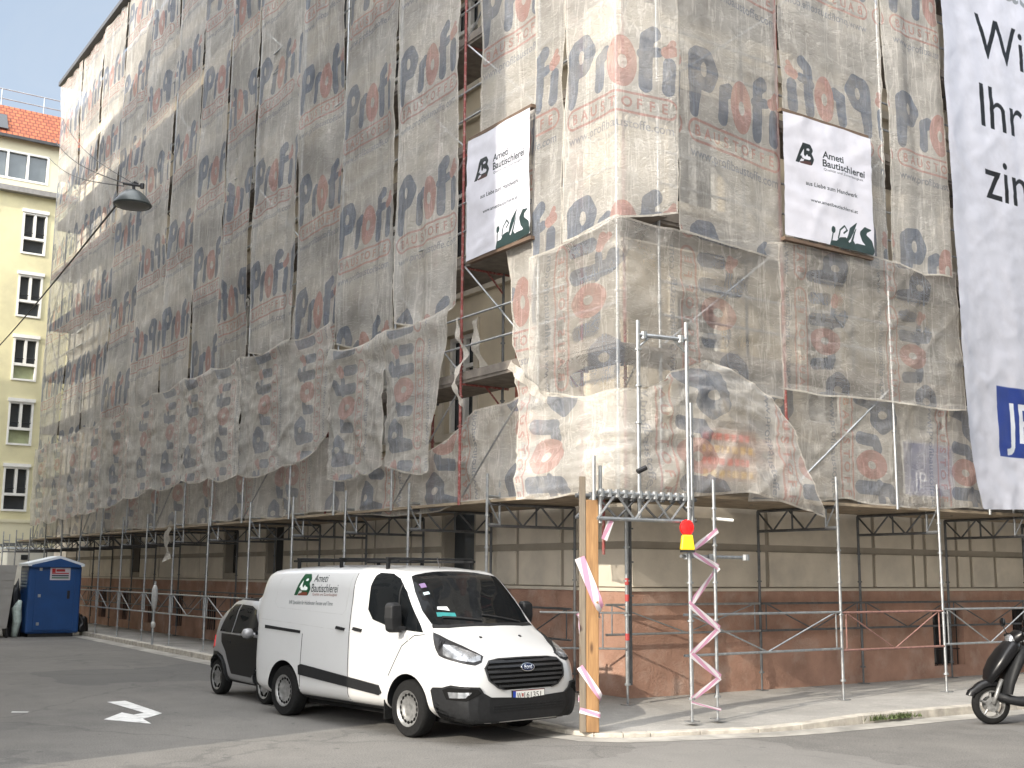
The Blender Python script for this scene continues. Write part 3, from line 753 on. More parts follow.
# warning lamp on the tower pole
wl = thing('warning_lamp', 'red and yellow warning lamp clipped to the tower pole', 'warning lamp', (-1.29, -2.73, 2.28))
lens = pm('red_lens', (.70, .012, .012), .2, 0, .1, 4, coat=.6); yell = pm('yellow_plastic', (.75, .55, .01), .4, 0, .06, 4)
vx = Vector((.828, -.56, 0)); vy = Vector((.56, .828, 0))
m = MB(); ctr = Vector((-1.30, -2.745, 2.635)); prof = [(.02, -.045), (.085, -.035), (.10, 0), (.085, .035), (.02, .045)]
vs = []
for r_, h in prof:
    for j in range(20): vs.append(ctr + vx * (r_ * math.cos(j * PI / 10)) + Vector((0, 0, 1.12 * r_ * math.sin(j * PI / 10))) + vy * h)
m.add(vs, [(i * 20 + j, i * 20 + (j + 1) % 20, (i + 1) * 20 + (j + 1) % 20, (i + 1) * 20 + j) for i in range(4) for j in range(20)] + [tuple(range(19, -1, -1)), tuple(range(80, 100))]); m.build('lens', lens, wl, smooth=True, auto=40)
b0 = Vector((-1.30, -2.745, 2.34)); m = MB()
m.add([b0 + vx * a + vy * b + Vector((0, 0, c)) for a, b, c in ((-.095, -.07, 0), (.095, -.07, 0), (.095, .07, 0), (-.095, .07, 0), (-.07, -.055, .2), (.07, -.055, .2), (.07, .055, .2), (-.07, .055, .2))], [(3, 2, 1, 0), (4, 5, 6, 7), (0, 1, 5, 4), (1, 2, 6, 5), (2, 3, 7, 6), (3, 0, 4, 7)]); m.build('battery_case', yell, wl, bevel=.015)
m = MB(); m.frame_box(b0 - vx * .09 - vy * .065 + Vector((0, 0, -.03)), vx * .18, vy * .13, (0, 0, .029)); m.build('base', metal_dark, wl)

# ------------------------------------------------------------------ printed netting
TWd, THt = 2.35, 2.6
def print_image():
    r = Ras(TWd, THt, 300, (0, 0, 0, 1)); RED = (1, 0, 0, 1); BLU = (0, 1, 0, 1); BK = (0, 0, 0, 1)
    ox, oy, k = .075, 1.05, 2.22      # logo box origin and width scale
    P = lambda *q: [(ox + a * k, oy + b * k) for a, b in q]
    r.stroke(P((.075, .40), (.07, .22), (.055, .045)), [.072 * k, .068 * k, .048 * k], BLU)
    r.stroke(P((.11, .42), (.20, .43), (.245, .355), (.20, .28), (.11, .275)), .076 * k, BLU)
    r.ell(ox + .165 * k, oy + .35 * k, .032 * k, .05 * k, BK)
    r.stroke(P((.375, .26), (.37, .15), (.36, .07)), .05 * k, BLU); r.stroke(P((.385, .26), (.435, .285)), .052 * k, BLU)
    r.ell(ox + .565 * k, oy + .205 * k, .115 * k, .185 * k, RED); r.ell(ox + .57 * k, oy + .20 * k, .032 * k, .05 * k, BK)
    r.stroke(P((.815, .445), (.76, .405), (.75, .28), (.745, .06)), .054 * k, BLU); r.stroke(P((.715, .285), (.845, .315)), .036 * k, BLU)
    r.stroke(P((.935, .24), (.925, .06)), .051 * k, BLU); r.stroke(P((.91, .325), (.96, .345)), .042 * k, RED); r.stroke(P((.935, .365), (.965, .405)), .024 * k, RED)
    # capsule
    for rr_, c in ((.078, RED), (.060, BK)): r.stroke(P((.075, -.085), (.925, -.085)), rr_ * k, c)
    x = ox + .095 * k
    for ch in 'BAUSTOFFE': r.text(ch, x, oy - .12 * k, .07 * k, RED, bold=.028, align='c'); x += .1005 * k
    r.text('www.profibaustoffe.com', ox + .02 * k, oy - .265 * k, .062 * k, (0, .75, 0, 1), width=.95 * k, bold=.016)
    return r.image('net_print', True)
net_img = print_image()
def net_mat(name, printed=True, base=(.83, .80, .745), op=.53, hem=False, pr=1.):
    m, t, N, L = nt_new(name); out = nd(t, 'ShaderNodeOutputMaterial')
    v = coord(t); big = noise(t, v, .9, 5, .6, .3); fine = noise(t, coord(t, (1, 1, .35)), 9, 5, .65); crk = noise(t, v, 26, 4, .6, .6)
    col = mixc(t, ramp(t, big, [(.3, 0.), (.7, 1.)]), tuple(x * .84 for x in base), tuple(min(1, x * 1.08) for x in base))
    col = mixc(t, ramp(t, fine, [(.5, 0.), (.75, .35)]), col, (.40, .36, .31))
    oi = nd(t, 'ShaderNodeObjectInfo'); rv = math_(t, 'ADD', math_(t, 'MULTIPLY', oi.outputs['Random'], .24), .86)
    rg = nd(t, 'ShaderNodeCombineColor'); [L.new(rv, rg.inputs[i_]) for i_ in range(3)]
    col = mixc(t, 1., col, rg.outputs[0], 'MULTIPLY')
    al = math_(t, 'ADD', math_(t, 'MULTIPLY', big, .34), op - .17)
    al = math_(t, 'ADD', al, math_(t, 'MULTIPLY', math_(t, 'SUBTRACT', fine, .5), .16))
    if printed:
        uv = nd(t, 'ShaderNodeUVMap'); im = nd(t, 'ShaderNodeTexImage'); im.image = net_img; im.extension = 'REPEAT'; L.new(uv.outputs[0], im.inputs[0])
        s3 = nd(t, 'ShaderNodeSeparateColor'); L.new(im.outputs[0], s3.inputs[0])
        wear = math_(t, 'ADD', math_(t, 'MULTIPLY', fine, .5), .55, True)
        fb = math_(t, 'MULTIPLY', s3.outputs[1], wear, True); fr = math_(t, 'MULTIPLY', s3.outputs[0], wear, True)
        col = mixc(t, math_(t, 'MULTIPLY', fb, .80 * pr), col, (.045, .105, .215)); col = mixc(t, math_(t, 'MULTIPLY', fr, .68 * pr), col, (.52, .15, .12))
        al = math_(t, 'ADD', al, math_(t, 'MULTIPLY', math_(t, 'ADD', fb, fr), .10 * pr), True)
    fo = math_(t, 'ABSOLUTE', math_(t, 'SUBTRACT', noise(t, coord(t, (1, 1, .10)), 2.6, 4, .6, .5), .5)); fo2 = math_(t, 'ABSOLUTE', math_(t, 'SUBTRACT', noise(t, coord(t, (.55, .55, 2.2)), 2.0, 4, .6, .8), .5))
    fold = math_(t, 'MAXIMUM', ramp(t, fo, [(0., 1.), (.022, 0.)]), ramp(t, fo2, [(0., .8), (.014, 0.)]))
    al = math_(t, 'ADD', al, math_(t, 'MULTIPLY', fold, .20)); al = math_(t, 'MINIMUM', al, .97)
    d = nd(t, 'ShaderNodeBsdfDiffuse'); tl = nd(t, 'ShaderNodeBsdfTranslucent'); tp_ = nd(t, 'ShaderNodeBsdfTransparent'); gl = nd(t, 'ShaderNodeBsdfGlossy'); gl.inputs['Roughness'].default_value = .45
    L.new(col, d.inputs[0]); L.new(col, tl.inputs[0])
    bp = nd(t, 'ShaderNodeBump'); bp.inputs['Strength'].default_value = .7; bp.inputs['Distance'].default_value = .05
    cr2 = noise(t, coord(t, (1, 1, 1.8)), 4.5, 6, .7, 1.2); rdg = math_(t, 'ABSOLUTE', math_(t, 'SUBTRACT', cr2, .5)); hh = math_(t, 'ADD', math_(t, 'MULTIPLY', crk, .35), math_(t, 'MULTIPLY', rdg, -2.2)); L.new(hh, bp.inputs['Height']); L.new(bp.outputs[0], d.inputs['Normal']); L.new(bp.outputs[0], gl.inputs['Normal']); L.new(bp.outputs[0], tl.inputs['Normal'])
    m1 = nd(t, 'ShaderNodeMixShader'); m1.inputs[0].default_value = .38; L.new(d.outputs[0], m1.inputs[1]); L.new(tl.outputs[0], m1.inputs[2])
    m3 = nd(t, 'ShaderNodeMixShader'); m3.inputs[0].default_value = .04; L.new(m1.outputs[0], m3.inputs[1]); L.new(gl.outputs[0], m3.inputs[2])
    m2 = nd(t, 'ShaderNodeMixShader'); L.new(al, m2.inputs[0]); L.new(tp_.outputs[0], m2.inputs[1]); L.new(m3.outputs[0], m2.inputs[2]); L.new(m2.outputs[0], out.inputs[0])
    return m
net = net_mat('printed_netting'); net_hem = net_mat('netting_hem', False, (.74, .70, .63), .80); net_corner = net_mat('printed_netting_corner', True, (.83, .80, .745), .53, pr=.9); net_plain = net_mat('plain_netting', False, (.66, .62, .56), .72)
net_dense = net_mat('printed_netting_dense', True, (.83, .80, .745), .62, pr=.80); net_sheer = net_mat('printed_netting_sheer', True, (.83, .80, .745), .38, pr=.82)

def hash2(ix, iy, seed):
    n_ = (ix.astype(np.int64) * 374761393 + iy.astype(np.int64) * 668265263 + seed * 974711) & 0x7fffffff
    n_ = ((n_ ^ (n_ >> 13)) * 1274126177) & 0x7fffffff
    return ((n_ ^ (n_ >> 16)) & 0xffff) / 32767.5 - 1
def vn(x, y, seed=0):
    x = np.asarray(x, float); y = np.asarray(y, float)
    ix, iy = np.floor(x), np.floor(y); fx, fy = x - ix, y - iy; fx = fx * fx * (3 - 2 * fx); fy = fy * fy * (3 - 2 * fy)
    a = hash2(ix, iy, seed); b = hash2(ix + 1, iy, seed); c = hash2(ix, iy + 1, seed); d = hash2(ix + 1, iy + 1, seed)
    return (a + (b - a) * fx) * (1 - fy) + (c + (d - c) * fx) * fy
def plan(s, up):
    """arc length -> plan position and outward normal; s<0 left facade, s>0 right facade, corner at s=0"""
    s = np.asarray(s, float)
    if up:   # chamfer between s=0 and s=.98
        x = np.where(s < 0, -2.02, -2.02 + s); y = np.where(s < 0, -2.2 - s, np.where(s < .98, -2.2 - s * .16, -2.357 + (np.clip(s, .98, 3.6) - .98) * .155))
        nL, nC, nR = np.array([-1., 0.]), np.array([-.3, -.95]), np.array([.1, -.99])
        w1 = np.clip((s + .12) / .24, 0, 1)[..., None]; w2 = np.clip((s - .86) / .24, 0, 1)[..., None]
        n_ = nL * (1 - w1) + nC * (w1 - w2) + nR * w2
    else:
        x = np.where(s < 0, -2.03, -2.03 + s); y = np.where(s < 0, -2.2 - s, -2.2 + np.clip(s, 0, 3) * .075)
        w1 = np.clip((s + .12) / .24, 0, 1)[..., None]; n_ = np.array([-1., 0.]) * (1 - w1) + np.array([.05, -1.]) * w1
    n_ /= np.linalg.norm(n_, axis=-1, keepdims=True); return x, y, n_
ROT = {'up': lambda a, b: (a, b), 'ccw': lambda a, b: (b, -a), 'cw': lambda a, b: (-b, a), 'mir': lambda a, b: (b, a), 'flip': lambda a, b: (-a, b)}
SY = lambda y: -(y + 2.2)       # left facade Y -> s
SX = lambda x: x + 2.02         # right facade X -> s
seed_ = [11]
def sheet(name, label, sl, sr, top, bot, up=False, off=0., print_=('up', 0, 0, 1.), mat=None, amp=(.05, .035, .02, .006), du=.085, dv=.10, edge=.035, group=None, sag=None, cat='netting sheet', hem=True, uvwh=None):
    """sl, sr: left/right edge, number or [(z, s)..]; top, bot: number or [(s, z)..]"""
    seed_[0] += 1; sd = seed_[0]
    fl = lambda q, z: np.full_like(z, q) if np.isscalar(q) else np.interp(z, *np.array(sorted(q)).T)
    s_mean = lambda q: q if np.isscalar(q) else float(np.mean([b for a, b in q]))
    a, b = s_mean(sl), s_mean(sr)
    zt = top if np.isscalar(top) else float(np.mean([q[1] for q in top])); zb = bot if np.isscalar(bot) else float(np.mean([q[1] for q in bot]))
    nu = max(6, int((b - a) / du)); nv = max(6, int((zt - zb) / dv))
    h = .03
    u = np.concatenate([[0, h / (b - a)], np.linspace(0, 1, nu + 1)[1:-1], [1 - h / (b - a), 1]]) if hem else np.linspace(0, 1, nu + 1)
    v = np.concatenate([[0, h / (zt - zb)], np.linspace(0, 1, nv + 1)[1:-1], [1 - h / (zt - zb), 1]]) if hem else np.linspace(0, 1, nv + 1)
    u = np.sort(u); v = np.sort(v)
    U, V = np.meshgrid(u, v); s = a + (b - a) * U
    for it in range(2):
        t_ = np.full_like(s, top) if np.isscalar(top) else np.interp(s, *np.array(sorted(top)).T)
        b_ = np.full_like(s, bot) if np.isscalar(bot) else np.interp(s, *np.array(sorted(bot)).T)
        b_ = b_ + vn(s * 1.6, s * 0 + .5, sd + 50) * .035; t_ = t_ + vn(s * 1.6, s * 0 + .5, sd + 70) * .02
        z = b_ + (t_ - b_) * V
        L_ = fl(sl, z) + vn(z * 1.1, z * 0, sd) * edge + vn(z * 4.1, z * 0, sd + 9) * edge * .4; R_ = fl(sr, z) + vn(z * 1.1, z * 0 + 3.5, sd + 1) * edge + vn(z * 4.1, z * 0, sd + 19) * edge * .4
        s = L_ + (R_ - L_) * U
    A, B2, Cw, Dw = amp
    rg = lambda q, p_: (1 - np.abs(q)) ** p_
    wx = vn(s * .5, z * .5, sd + 30) * .8
    o = off + A * vn(s * .55, z * .42, sd + 2) + B2 * (.75 * vn(s * 3.0 + z * .10, z * .28, sd + 3) + .5 * rg(vn(s * 1.7 + z * .06, z * .2, sd + 13), 5)) + Dw * vn(s * 11, z * 11, sd + 5)
    o = o + Cw * (.7 * rg(vn(s * .55 + 3, z * 2.6 + s * .35 + wx, sd + 4), 5) + .6 * rg(vn(s * .9, z * 5.2 - s * .5 + wx * 1.5, sd + 6), 4))
    o = o + Cw * (.8 * rg(vn(s * 1.2 + z * 1.0, s * .2 - z * .25, sd + 7), 9) + .8 * rg(vn(s * 1.0 - z * 1.25, s * .25 + z * .2, sd + 8), 9))
    if sag is not None: o = o + sag(s, z)
    x, y, n_ = plan(s, up)
    X = x + n_[..., 0] * o; Y = y + n_[..., 1] * o
    ori, ps, pz, sc = print_
    ua, vb = ROT[ori]((s - ps) / sc, (z - pz) / sc)
    tw, th = uvwh or (TWd, THt); vs = np.stack([X, Y, z], -1).reshape(-1, 3); uv = np.stack([ua / tw, vb / th], -1).reshape(-1, 2)
    H, W = U.shape; m = MB(); m.v = [tuple(q) for q in vs]; m.uv = uv
    for i in range(H - 1):
        for j in range(W - 1):
            m.f.append((i * W + j, i * W + j + 1, (i + 1) * W + j + 1, (i + 1) * W + j))
            m.m.append(1 if hem and (i == 0 or j == 0 or j == W - 2 or i == H - 2) else 0)
    ob_ = m.build(name, [mat or net, net_hem], smooth=True, recalc=False)
    return tag(ob_, label, cat, group)
ORD = ['first', 'second', 'third', 'fourth', 'fifth', 'sixth', 'seventh', 'eighth', 'ninth', 'tenth', 'eleventh', 'twelfth']
GU, GM, GL = 'tall netting sheets on the scaffold', 'sideways netting bands on the scaffold', 'lowest netting skirts on the scaffold'
# tall sheets of the left facade, nearest the open gap first
UB = [2.06, 4.33, 6.7, 8.85, 11.5, 13.5, 15.5, 17.9, 20.6, 23.5, 26.2, 29.0, 32.3]
UBOT = [6.42, 6.38, 6.30, 6.95, 6.75, 6.7, 6.6, 6.45, 6.6, 6.5, 6.4, 6.3]
for i in range(12):
    y0, y1 = UB[i], UB[i + 1]
    gap = [.05, .10, .05, .12, .04, .05, .09, .05, .07, .05, .05, .03][i]
    pz = 8.7 - 1.5 + random.uniform(-.12, .12) + (1.25 if i in (2, 5, 8) else 0)
    du = .085 if i < 5 else .13; dv = .10 if i < 5 else .16
    sl = [(6., SY(y1) + gap * .3), (9.3, SY(y1) + gap), (10.6, SY(y1) + gap * random.uniform(.2, 2.2)), (12.4, SY(y1) + gap * .2), (15, SY(y1) + gap * 1.2), (21, SY(y1))]
    b = UBOT[i]; sm = (SY(y1) + SY(y0)) / 2
    sheet('netting_sheet', f'{ORD[i]} tall printed net sheet left of the open gap, counted from the gap' if i else 'tall printed net sheet that borders the open gap on its left', sl, SY(y0), 20.95,
          [(SY(y1), b + .15), (sm, b - .12), (SY(y0), b + .1)], True, .0, ('up' if i not in (4, 7) else 'flip', SY(y1) + (.02 if i not in (4, 7) else 2.2), pz, .97), None, (.06, .065, .012, .006), du, dv, .045, GU)
# sheet beside the gap, corner sheets, right facade
sheet('netting_sheet', 'printed net sheet right of the open gap, hanging behind the left white banner', [(4.9, SY(.0)), (5.5, SY(.35)), (6.9, SY(.55)), (8.6, SY(1.42)), (21, SY(1.42))], SY(-.24), 20.95, [(SY(1.45), 6.2), (SY(.6), 5.4), (SY(.2), 4.85), (SY(-.3), 4.8)], True, -.03, ('up', SY(1.46), 8.75 - 1.5, .97), None, (.05, .04, .02, .006), .085, .1, .05, GU)
sheet('netting_sheet', 'narrow sunlit net sheet with the cut-off end of the logo, just left of the corner', SY(-.22), [(6.9, SY(-.97)), (8.9, SY(-.97)), (9.5, SY(-.88)), (10.1, SY(-.97)), (21, SY(-.97))], 20.95, 6.75, True, .02, ('up', SY(-.25) - 1.62, 9.55 - 1.5, .97), None, (.03, .03, .015, .005), .07, .1, .02, GU)
sheet('netting_sheet', 'sunlit net sheet folded round the building corner with a large blue and red logo', [(6.9, SY(-1.0)), (8.9, SY(-1.0)), (9.5, SY(-1.08)), (10.1, SY(-1.0)), (21, SY(-1.0))], 1.0, 20.95, [(-1.2, 6.85), (0, 6.9), (1., 7.15)], True, .02, ('up', SY(-1.0) + .02, 9.35 - 1.5, .95), None, (.02, .025, .015, .005), .06, .1, .02, GU)
sheet('netting_sheet', 'printed net sheet right of the corner with a large readable logo', 1.02, SX(1.55), 20.95, 6.9, True, .0, ('up', SX(-.86), 9.12 - 1.5, 1.04), None, (.04, .03, .015, .005), .08, .1, .025, GU)
sheet('netting_sheet', 'net sheet hung inside out with a mirrored logo, above the right white banner', SX(1.62), SX(4.16), 20.95, 7.15, True, -.02, ('flip', SX(3.95), 9.94 - 1.5, .97), None, (.04, .03, .015, .005), .08, .1, .025, GU)
sheet('netting_sheet', 'printed net sheet between the right white banner and the big white advert', SX(4.22), SX(5.8), 20.95, [(SX(4.2), 7.35), (SX(5), 7.2), (SX(6), 7.3)], True, .02, ('up', SX(4.35), 9.94 - 1.5, .97), None, (.05, .05, .015, .005), .08, .1, .03, GU)
# sideways bands
def hung(z0): return lambda s, z: .07 * np.exp(-((z - z0) / .2) ** 2)
POSTS = [2.0, 4.33, 6.7, 8.85, 11.5, 13.5, 15.5, 17.9, 20.5, 23., 25.5, 28., 30.3, 32.3]
def droop(ctrl, y0, y1, sg):
    """points (s, z) of an edge hung from the standards, sagging in between"""
    ys = np.linspace(y0, y1, 25); c = np.array(sorted(ctrl)); zz = np.interp(ys, c[:, 0], c[:, 1]); P = np.array(POSTS)
    i = np.clip(np.searchsorted(P, ys) - 1, 0, len(P) - 2); t = np.clip((ys - P[i]) / (P[i + 1] - P[i]), 0, 1)
    return [(SY(y), z - sg * 4 * q * (1 - q)) for y, z, q in zip(ys, zz, t)]
TOPC = [(2.0, 6.48), (4.4, 6.42), (6.69, 6.44), (6.71, 7.02), (9, 6.98), (12, 7.0), (15, 7.05), (20, 6.85), (26, 6.7), (33, 6.55)]
BOTC = [(2.0, 3.95), (2.9, 3.78), (4.38, 3.92), (6.69, 3.82), (6.71, 4.75), (7.6, 4.45), (8.85, 4.25), (11.0, 4.2), (14.3, 4.34), (18.3, 4.28), (23, 3.95), (33, 3.7)]
sheet('netting_band', 'sideways net band at the left edge of the gap with the logo running up it', SY(4.36), [(3.7, SY(2.75)), (4.3, SY(2.72)), (5.0, SY(2.45)), (6.4, SY(2.06))], droop(TOPC, 2.0, 4.38, .12), droop(BOTC, 2.6, 4.38, .12), False, .07, ('ccw', SY(3.85) + 1.5, 4.05, .88), net_dense, (.04, .015, .035, .005), .05, .055, .02, GM, hung(6.3))
sheet('netting_band', 'sideways net band with the logo running up it, left neighbour of the gap band', SY(6.70), SY(4.34), droop(TOPC, 4.33, 6.69, .16), droop(BOTC, 4.3, 6.69, .14), False, .085, ('ccw', SY(6.05) + 1.5, 3.95, .9), net_dense, (.04, .015, .04, .005), .05, .055, .02, GM, hung(6.2))
MB_ = [(6.72, 11.5), (11.48, 15.5), (15.48, 20.5), (20.48, 25.5), (25.48, 32.3)]
for i, (a, b) in enumerate(MB_):
    sheet('netting_band', f'{ORD[i + 1]} sideways net band from the gap band group, further along the left street' if i else 'sideways net band left of the two gap bands, with a drooping lower corner', SY(b), SY(a), droop(TOPC, a, b, .14), droop(BOTC, a, b, .14), False, .06, ('ccw', SY(a) - .9 + 1.5 - .4, 4.55, .86), net_dense, (.04, .02, .035, .005), .07 if i < 2 else .12, .06 if i < 2 else .09, .02, GM, hung(6.9))
LBs = [(6.65, 9.6), (9.6, 14.2), (14.2, 18.3), (18.3, 24.3), (24.3, 32.3)]
for i, (a, b) in enumerate(LBs):
    sheet('netting_skirt', f'{ORD[i]} low net skirt above the passage, counted from the gap along the left street' if i else 'low net skirt just left of the bunched corner under the gap bands', SY(b), SY(a), 4.75, [(SY(b), 3.2), (SY((a + b) / 2), 3.24), (SY(a), 3.18)], False, -.32 + .02 * (i % 2), ('ccw', SY(a) - .4 + 1.5, 2.9, .9), net_dense, (.06, .05, .03, .006), .08, .07, .03, GL)
sheet('netting_skirt', 'sagging low net skirt slung across the bottom of the open gap', SY(6.6), SY(-.1), [(SY(6.6), 4.3), (SY(3.6), 4.05), (SY(2.7), 4.3), (SY(1.95), 4.72), (SY(.9), 4.72), (SY(.2), 4.88), (SY(-.2), 5.05)], [(SY(6.6), 3.15), (SY(4.6), 3.02), (SY(3.0), 3.05), (SY(2.2), 3.2), (SY(-.2), 3.14)], False, -.30, ('ccw', SY(.45) + 1.5, 3.0, .95), None, (.08, .03, .05, .006), .055, .055, .02, GL)
# corner bands and skirts
sheet('netting_band', 'thin sunlit net band wrapped round the corner with a mirrored sideways logo', [(4.4, SY(-.15)), (5.0, SY(-.22)), (6.9, SY(-.22))], SX(1.42), [(-2.0, 6.78), (-1., 6.8), (0, 6.97), (.7, 6.95), (2., 7.0), (3.4, 7.22)], [(-2.1, 4.7), (-.4, 4.4), (1, 4.7), (3.4, 4.7)], False, .05, ('mir', -.5 - 1.5, 4.55, .97), net_sheer, (.025, .012, .035, .003), .06, .06, .02, GM)
sheet('netting_band', 'shaded net band below the right white banner with a mirrored sideways logo', SX(1.40), SX(6.0), [(SX(1.4), 7.2), (SX(2.5), 7.3), (SX(5.9), 7.42)], [(SX(1.4), 4.85), (SX(6), 4.9)], False, .02, ('mir', SX(2.65) - 1.5, 4.6, .85), net_sheer, (.025, .012, .035, .003), .07, .07, .02, GM)
sheet('netting_skirt', 'cream net skirt swagged round the corner above the timber post with a big sideways logo', [(3.1, SY(-.2)), (4.4, SY(-.12)), (5.1, SY(.02))], [(2.85, SX(2.1)), (3.3, SX(1.8)), (4.2, SX(1.45)), (4.8, SX(.9)), (5.1, SX(.5))], [(-2.2, 5.12), (-1.75, 4.8), (-1.35, 4.58), (-.4, 4.44), (.3, 4.52), (.75, 4.84), (1.6, 5.06), (2.2, 5.0), (3.1, 4.7), (4.2, 4.3)], [(-2.15, 3.1), (1.0, 3.06), (2.4, 3.22), (3.2, 3.05), (4.1, 2.86)], False, .17, ('cw', -1.3 - 1.5, 5.0, 1.0), net_corner, (.06, .02, .07, .005), .045, .045, .02, GL, lambda s, z: .10 * np.exp(-((z - 3.3) / .3) ** 2))
sheet('netting_skirt', 'low net skirt over the passage under the right facade with a downward logo', SX(.75), SX(6.6), [(SX(.75), 4.95), (SX(2.), 5.0), (SX(3.6), 4.93), (SX(6), 5.02)], [(SX(.75), 3.1), (SX(3), 3.22), (SX(4.4), 3.16), (SX(6), 3.2)], False, -.16, ('cw', SX(3.75) - 1.5, 5.1, .95), net_corner, (.03, .015, .03, .004), .06, .055, .02, GL, lambda s, z: .05 * np.exp(-((z - 5) / .12) ** 2))
# torn scraps
def scrap(label, pts, w, tw):
    m = MB(); ribbon(m, pts, w, (0, 1, 0), 8, tw); o = m.build('torn_strip', net_hem, smooth=True); tag(o, label, 'torn netting', 'torn strips of netting')
scrap('torn white strip dangling in the open gap beside the dark pole', [(-2.05, 2.0, 6.25), (-2.1, 1.9, 5.9), (-2.0, 1.75, 5.6), (-2.06, 1.95, 5.35), (-2.1, 2.0, 5.1), (-2.05, 1.88, 4.85), (-2.02, 1.8, 4.72)], .11, .35)
scrap('torn scrap of net fluttering lower in the open gap', [(-1.85, 1.75, 6.2), (-1.9, 1.65, 5.7), (-1.8, 1.5, 5.3)], .2, .3)
scrap('bunched net hem tied diagonally at the upper left of the corner skirt', [(-2.3, .05, 5.15), (-2.33, -.3, 4.92), (-2.30, -.62, 4.66), (-2.28, -.9, 4.52)], .16, .45)
scrap('loose bunched net end hanging through the passage girder on the left street', [(-2.05, 16.3, 3.2), (-2.0, 16.6, 2.8), (-2.05, 16.4, 2.3)], .35, .3)

# ------------------------------------------------------------------ white banners
def img_mat(name, img, rough=.45, bump=.25, base=None, trans=.15):
    m, t, N, L = nt_new(name); out = nd(t, 'ShaderNodeOutputMaterial'); b = nd(t, 'ShaderNodeBsdfPrincipled')
    uv = nd(t, 'ShaderNodeUVMap'); im = nd(t, 'ShaderNodeTexImage'); im.image = img; im.extension = 'CLIP' if base else 'EXTEND'; L.new(uv.outputs[0], im.inputs[0])
    v = coord(t); c = mixc(t, ramp(t, noise(t, v, 1.5, 6, .65), [(.45, 0.), (.8, .35)]), im.outputs[0], (.45, .44, .42), 'MULTIPLY')
    L.new(c, b.inputs['Base Color']); b.inputs['Roughness'].default_value = rough
    bp = nd(t, 'ShaderNodeBump'); bp.inputs['Strength'].default_value = bump; bp.inputs['Distance'].default_value = .03
    L.new(noise(t, v, 4, 6, .6, 1.5), bp.inputs['Height']); L.new(bp.outputs[0], b.inputs['Normal'])
    tr = nd(t, 'ShaderNodeBsdfTranslucent'); L.new(c, tr.inputs[0]); ms = nd(t, 'ShaderNodeMixShader'); ms.inputs[0].default_value = trans
    L.new(b.outputs[0], ms.inputs[1]); L.new(tr.outputs[0], ms.inputs[2]); L.new(ms.outputs[0], out.inputs[0]); return m
WHT = (.82, .82, .855, 1); DK = (.13, .16, .17, 1); DG = (.17, .24, .24, 1)
def ab_banner_image(w, h):
    r = Ras(w, h, 330, WHT); X = lambda a: a * w; Y = lambda a: a * h
    draw_ab(r, X(.13), Y(.62), h * .17, DK, (.30, .20, .19, 1), WHT, .92)
    r.text('Ameti', X(.43), Y(.715), h * .055, DK, width=w * .24, bold=.02); r.text('Bautischlerei', X(.43), Y(.645), h * .056, DK, width=w * .49, bold=.02)
    r.text('Qualität und Zuverlässigkeit', X(.44), Y(.612), h * .019, DK, width=w * .46)
    r.text('aus Liebe zum Handwerk', X(.24), Y(.455), h * .033, DK, width=w * .58, bold=.012)
    r.text('www.ametibautischlerei.at', X(.28), Y(.325), h * .027, DK, width=w * .54, bold=.012)
    # wood-shaving ornament bottom right
    hl = [(.48, .0), (.50, .05), (.56, .055), (.60, .09), (.66, .10), (.70, .06), (.74, .09), (.80, .03), (.86, .0)]
    r.poly([(X(a), Y(b)) for a, b in hl], DG)
    S = [(.80, .02), (.90, .015), (.95, .045), (.94, .09), (.89, .125), (.87, .16), (.90, .20), (.96, .21)]
    r.stroke([(X(a), Y(b)) for a, b in S], [.05 * w, .055 * w, .05 * w, .045 * w, .04 * w, .035 * w, .025 * w, .006 * w], DG)
    r.stroke([(X(.50), Y(.02)), (X(.52), Y(.11))], .006 * w, DG); r.ell(X(.525), Y(.14), .022 * w, .028 * h, DG)
    r.stroke([(X(a), Y(b)) for a, b in ((.58, .08), (.60, .15), (.65, .19), (.68, .16), (.64, .13))], .007 * w, DG)
    r.stroke([(X(.68), Y(.08)), (X(.74), Y(.17)), (X(.80), Y(.24))], [.014 * w, .026 * w, .004 * w], DG); r.stroke([(X(.73), Y(.08)), (X(.79), Y(.19))], [.012 * w, .004 * w], DG)
    return r.image('banner_art')
def banner(label, sl, sr, zb, zt, off):
    w = sr - sl; h = zt - zb
    mt = img_mat('banner_print', ab_banner_image(w, h), .4, .12)
    root = thing('banner', label, 'banner', (0, 0, zb))
    o = sheet('cloth', None, sl, sr, zt, zb, False, off, ('up', sl, zb, 1.), mt, (.015, .012, .018, .002), .06, .06, .004, None, None, None, False, (w, h))
    o.location = (0, 0, -zb); o.parent = root
    x0, y0, n0 = plan(np.array([sl, sr]), False)
    p = Vector((x0[0], y0[0], 0)) + Vector((*n0[0], 0)) * off; q = Vector((x0[1], y0[1], 0)) + Vector((*n0[1], 0)) * off
    inn = -Vector((*n0[0], 0)) * .10
    for z in (zt + .01, zb - .06):
        m = MB(); m.frame_box(p + Vector((0, 0, z)) + inn, q - p, -inn * .85, (0, 0, .055)); m.build('batten', pm('banner_batten', (.12, .08, .055), .8), root)
banner('white carpenter banner on the left facade, hanging across the open gap', SY(1.82) + .30, SY(-.03) + .27, 7.12, 9.17, .15)
banner('white carpenter banner on the right facade, over the mirrored net sheet', SX(1.70) - .24, SX(3.88) - .30, 7.30, 9.36, .15)
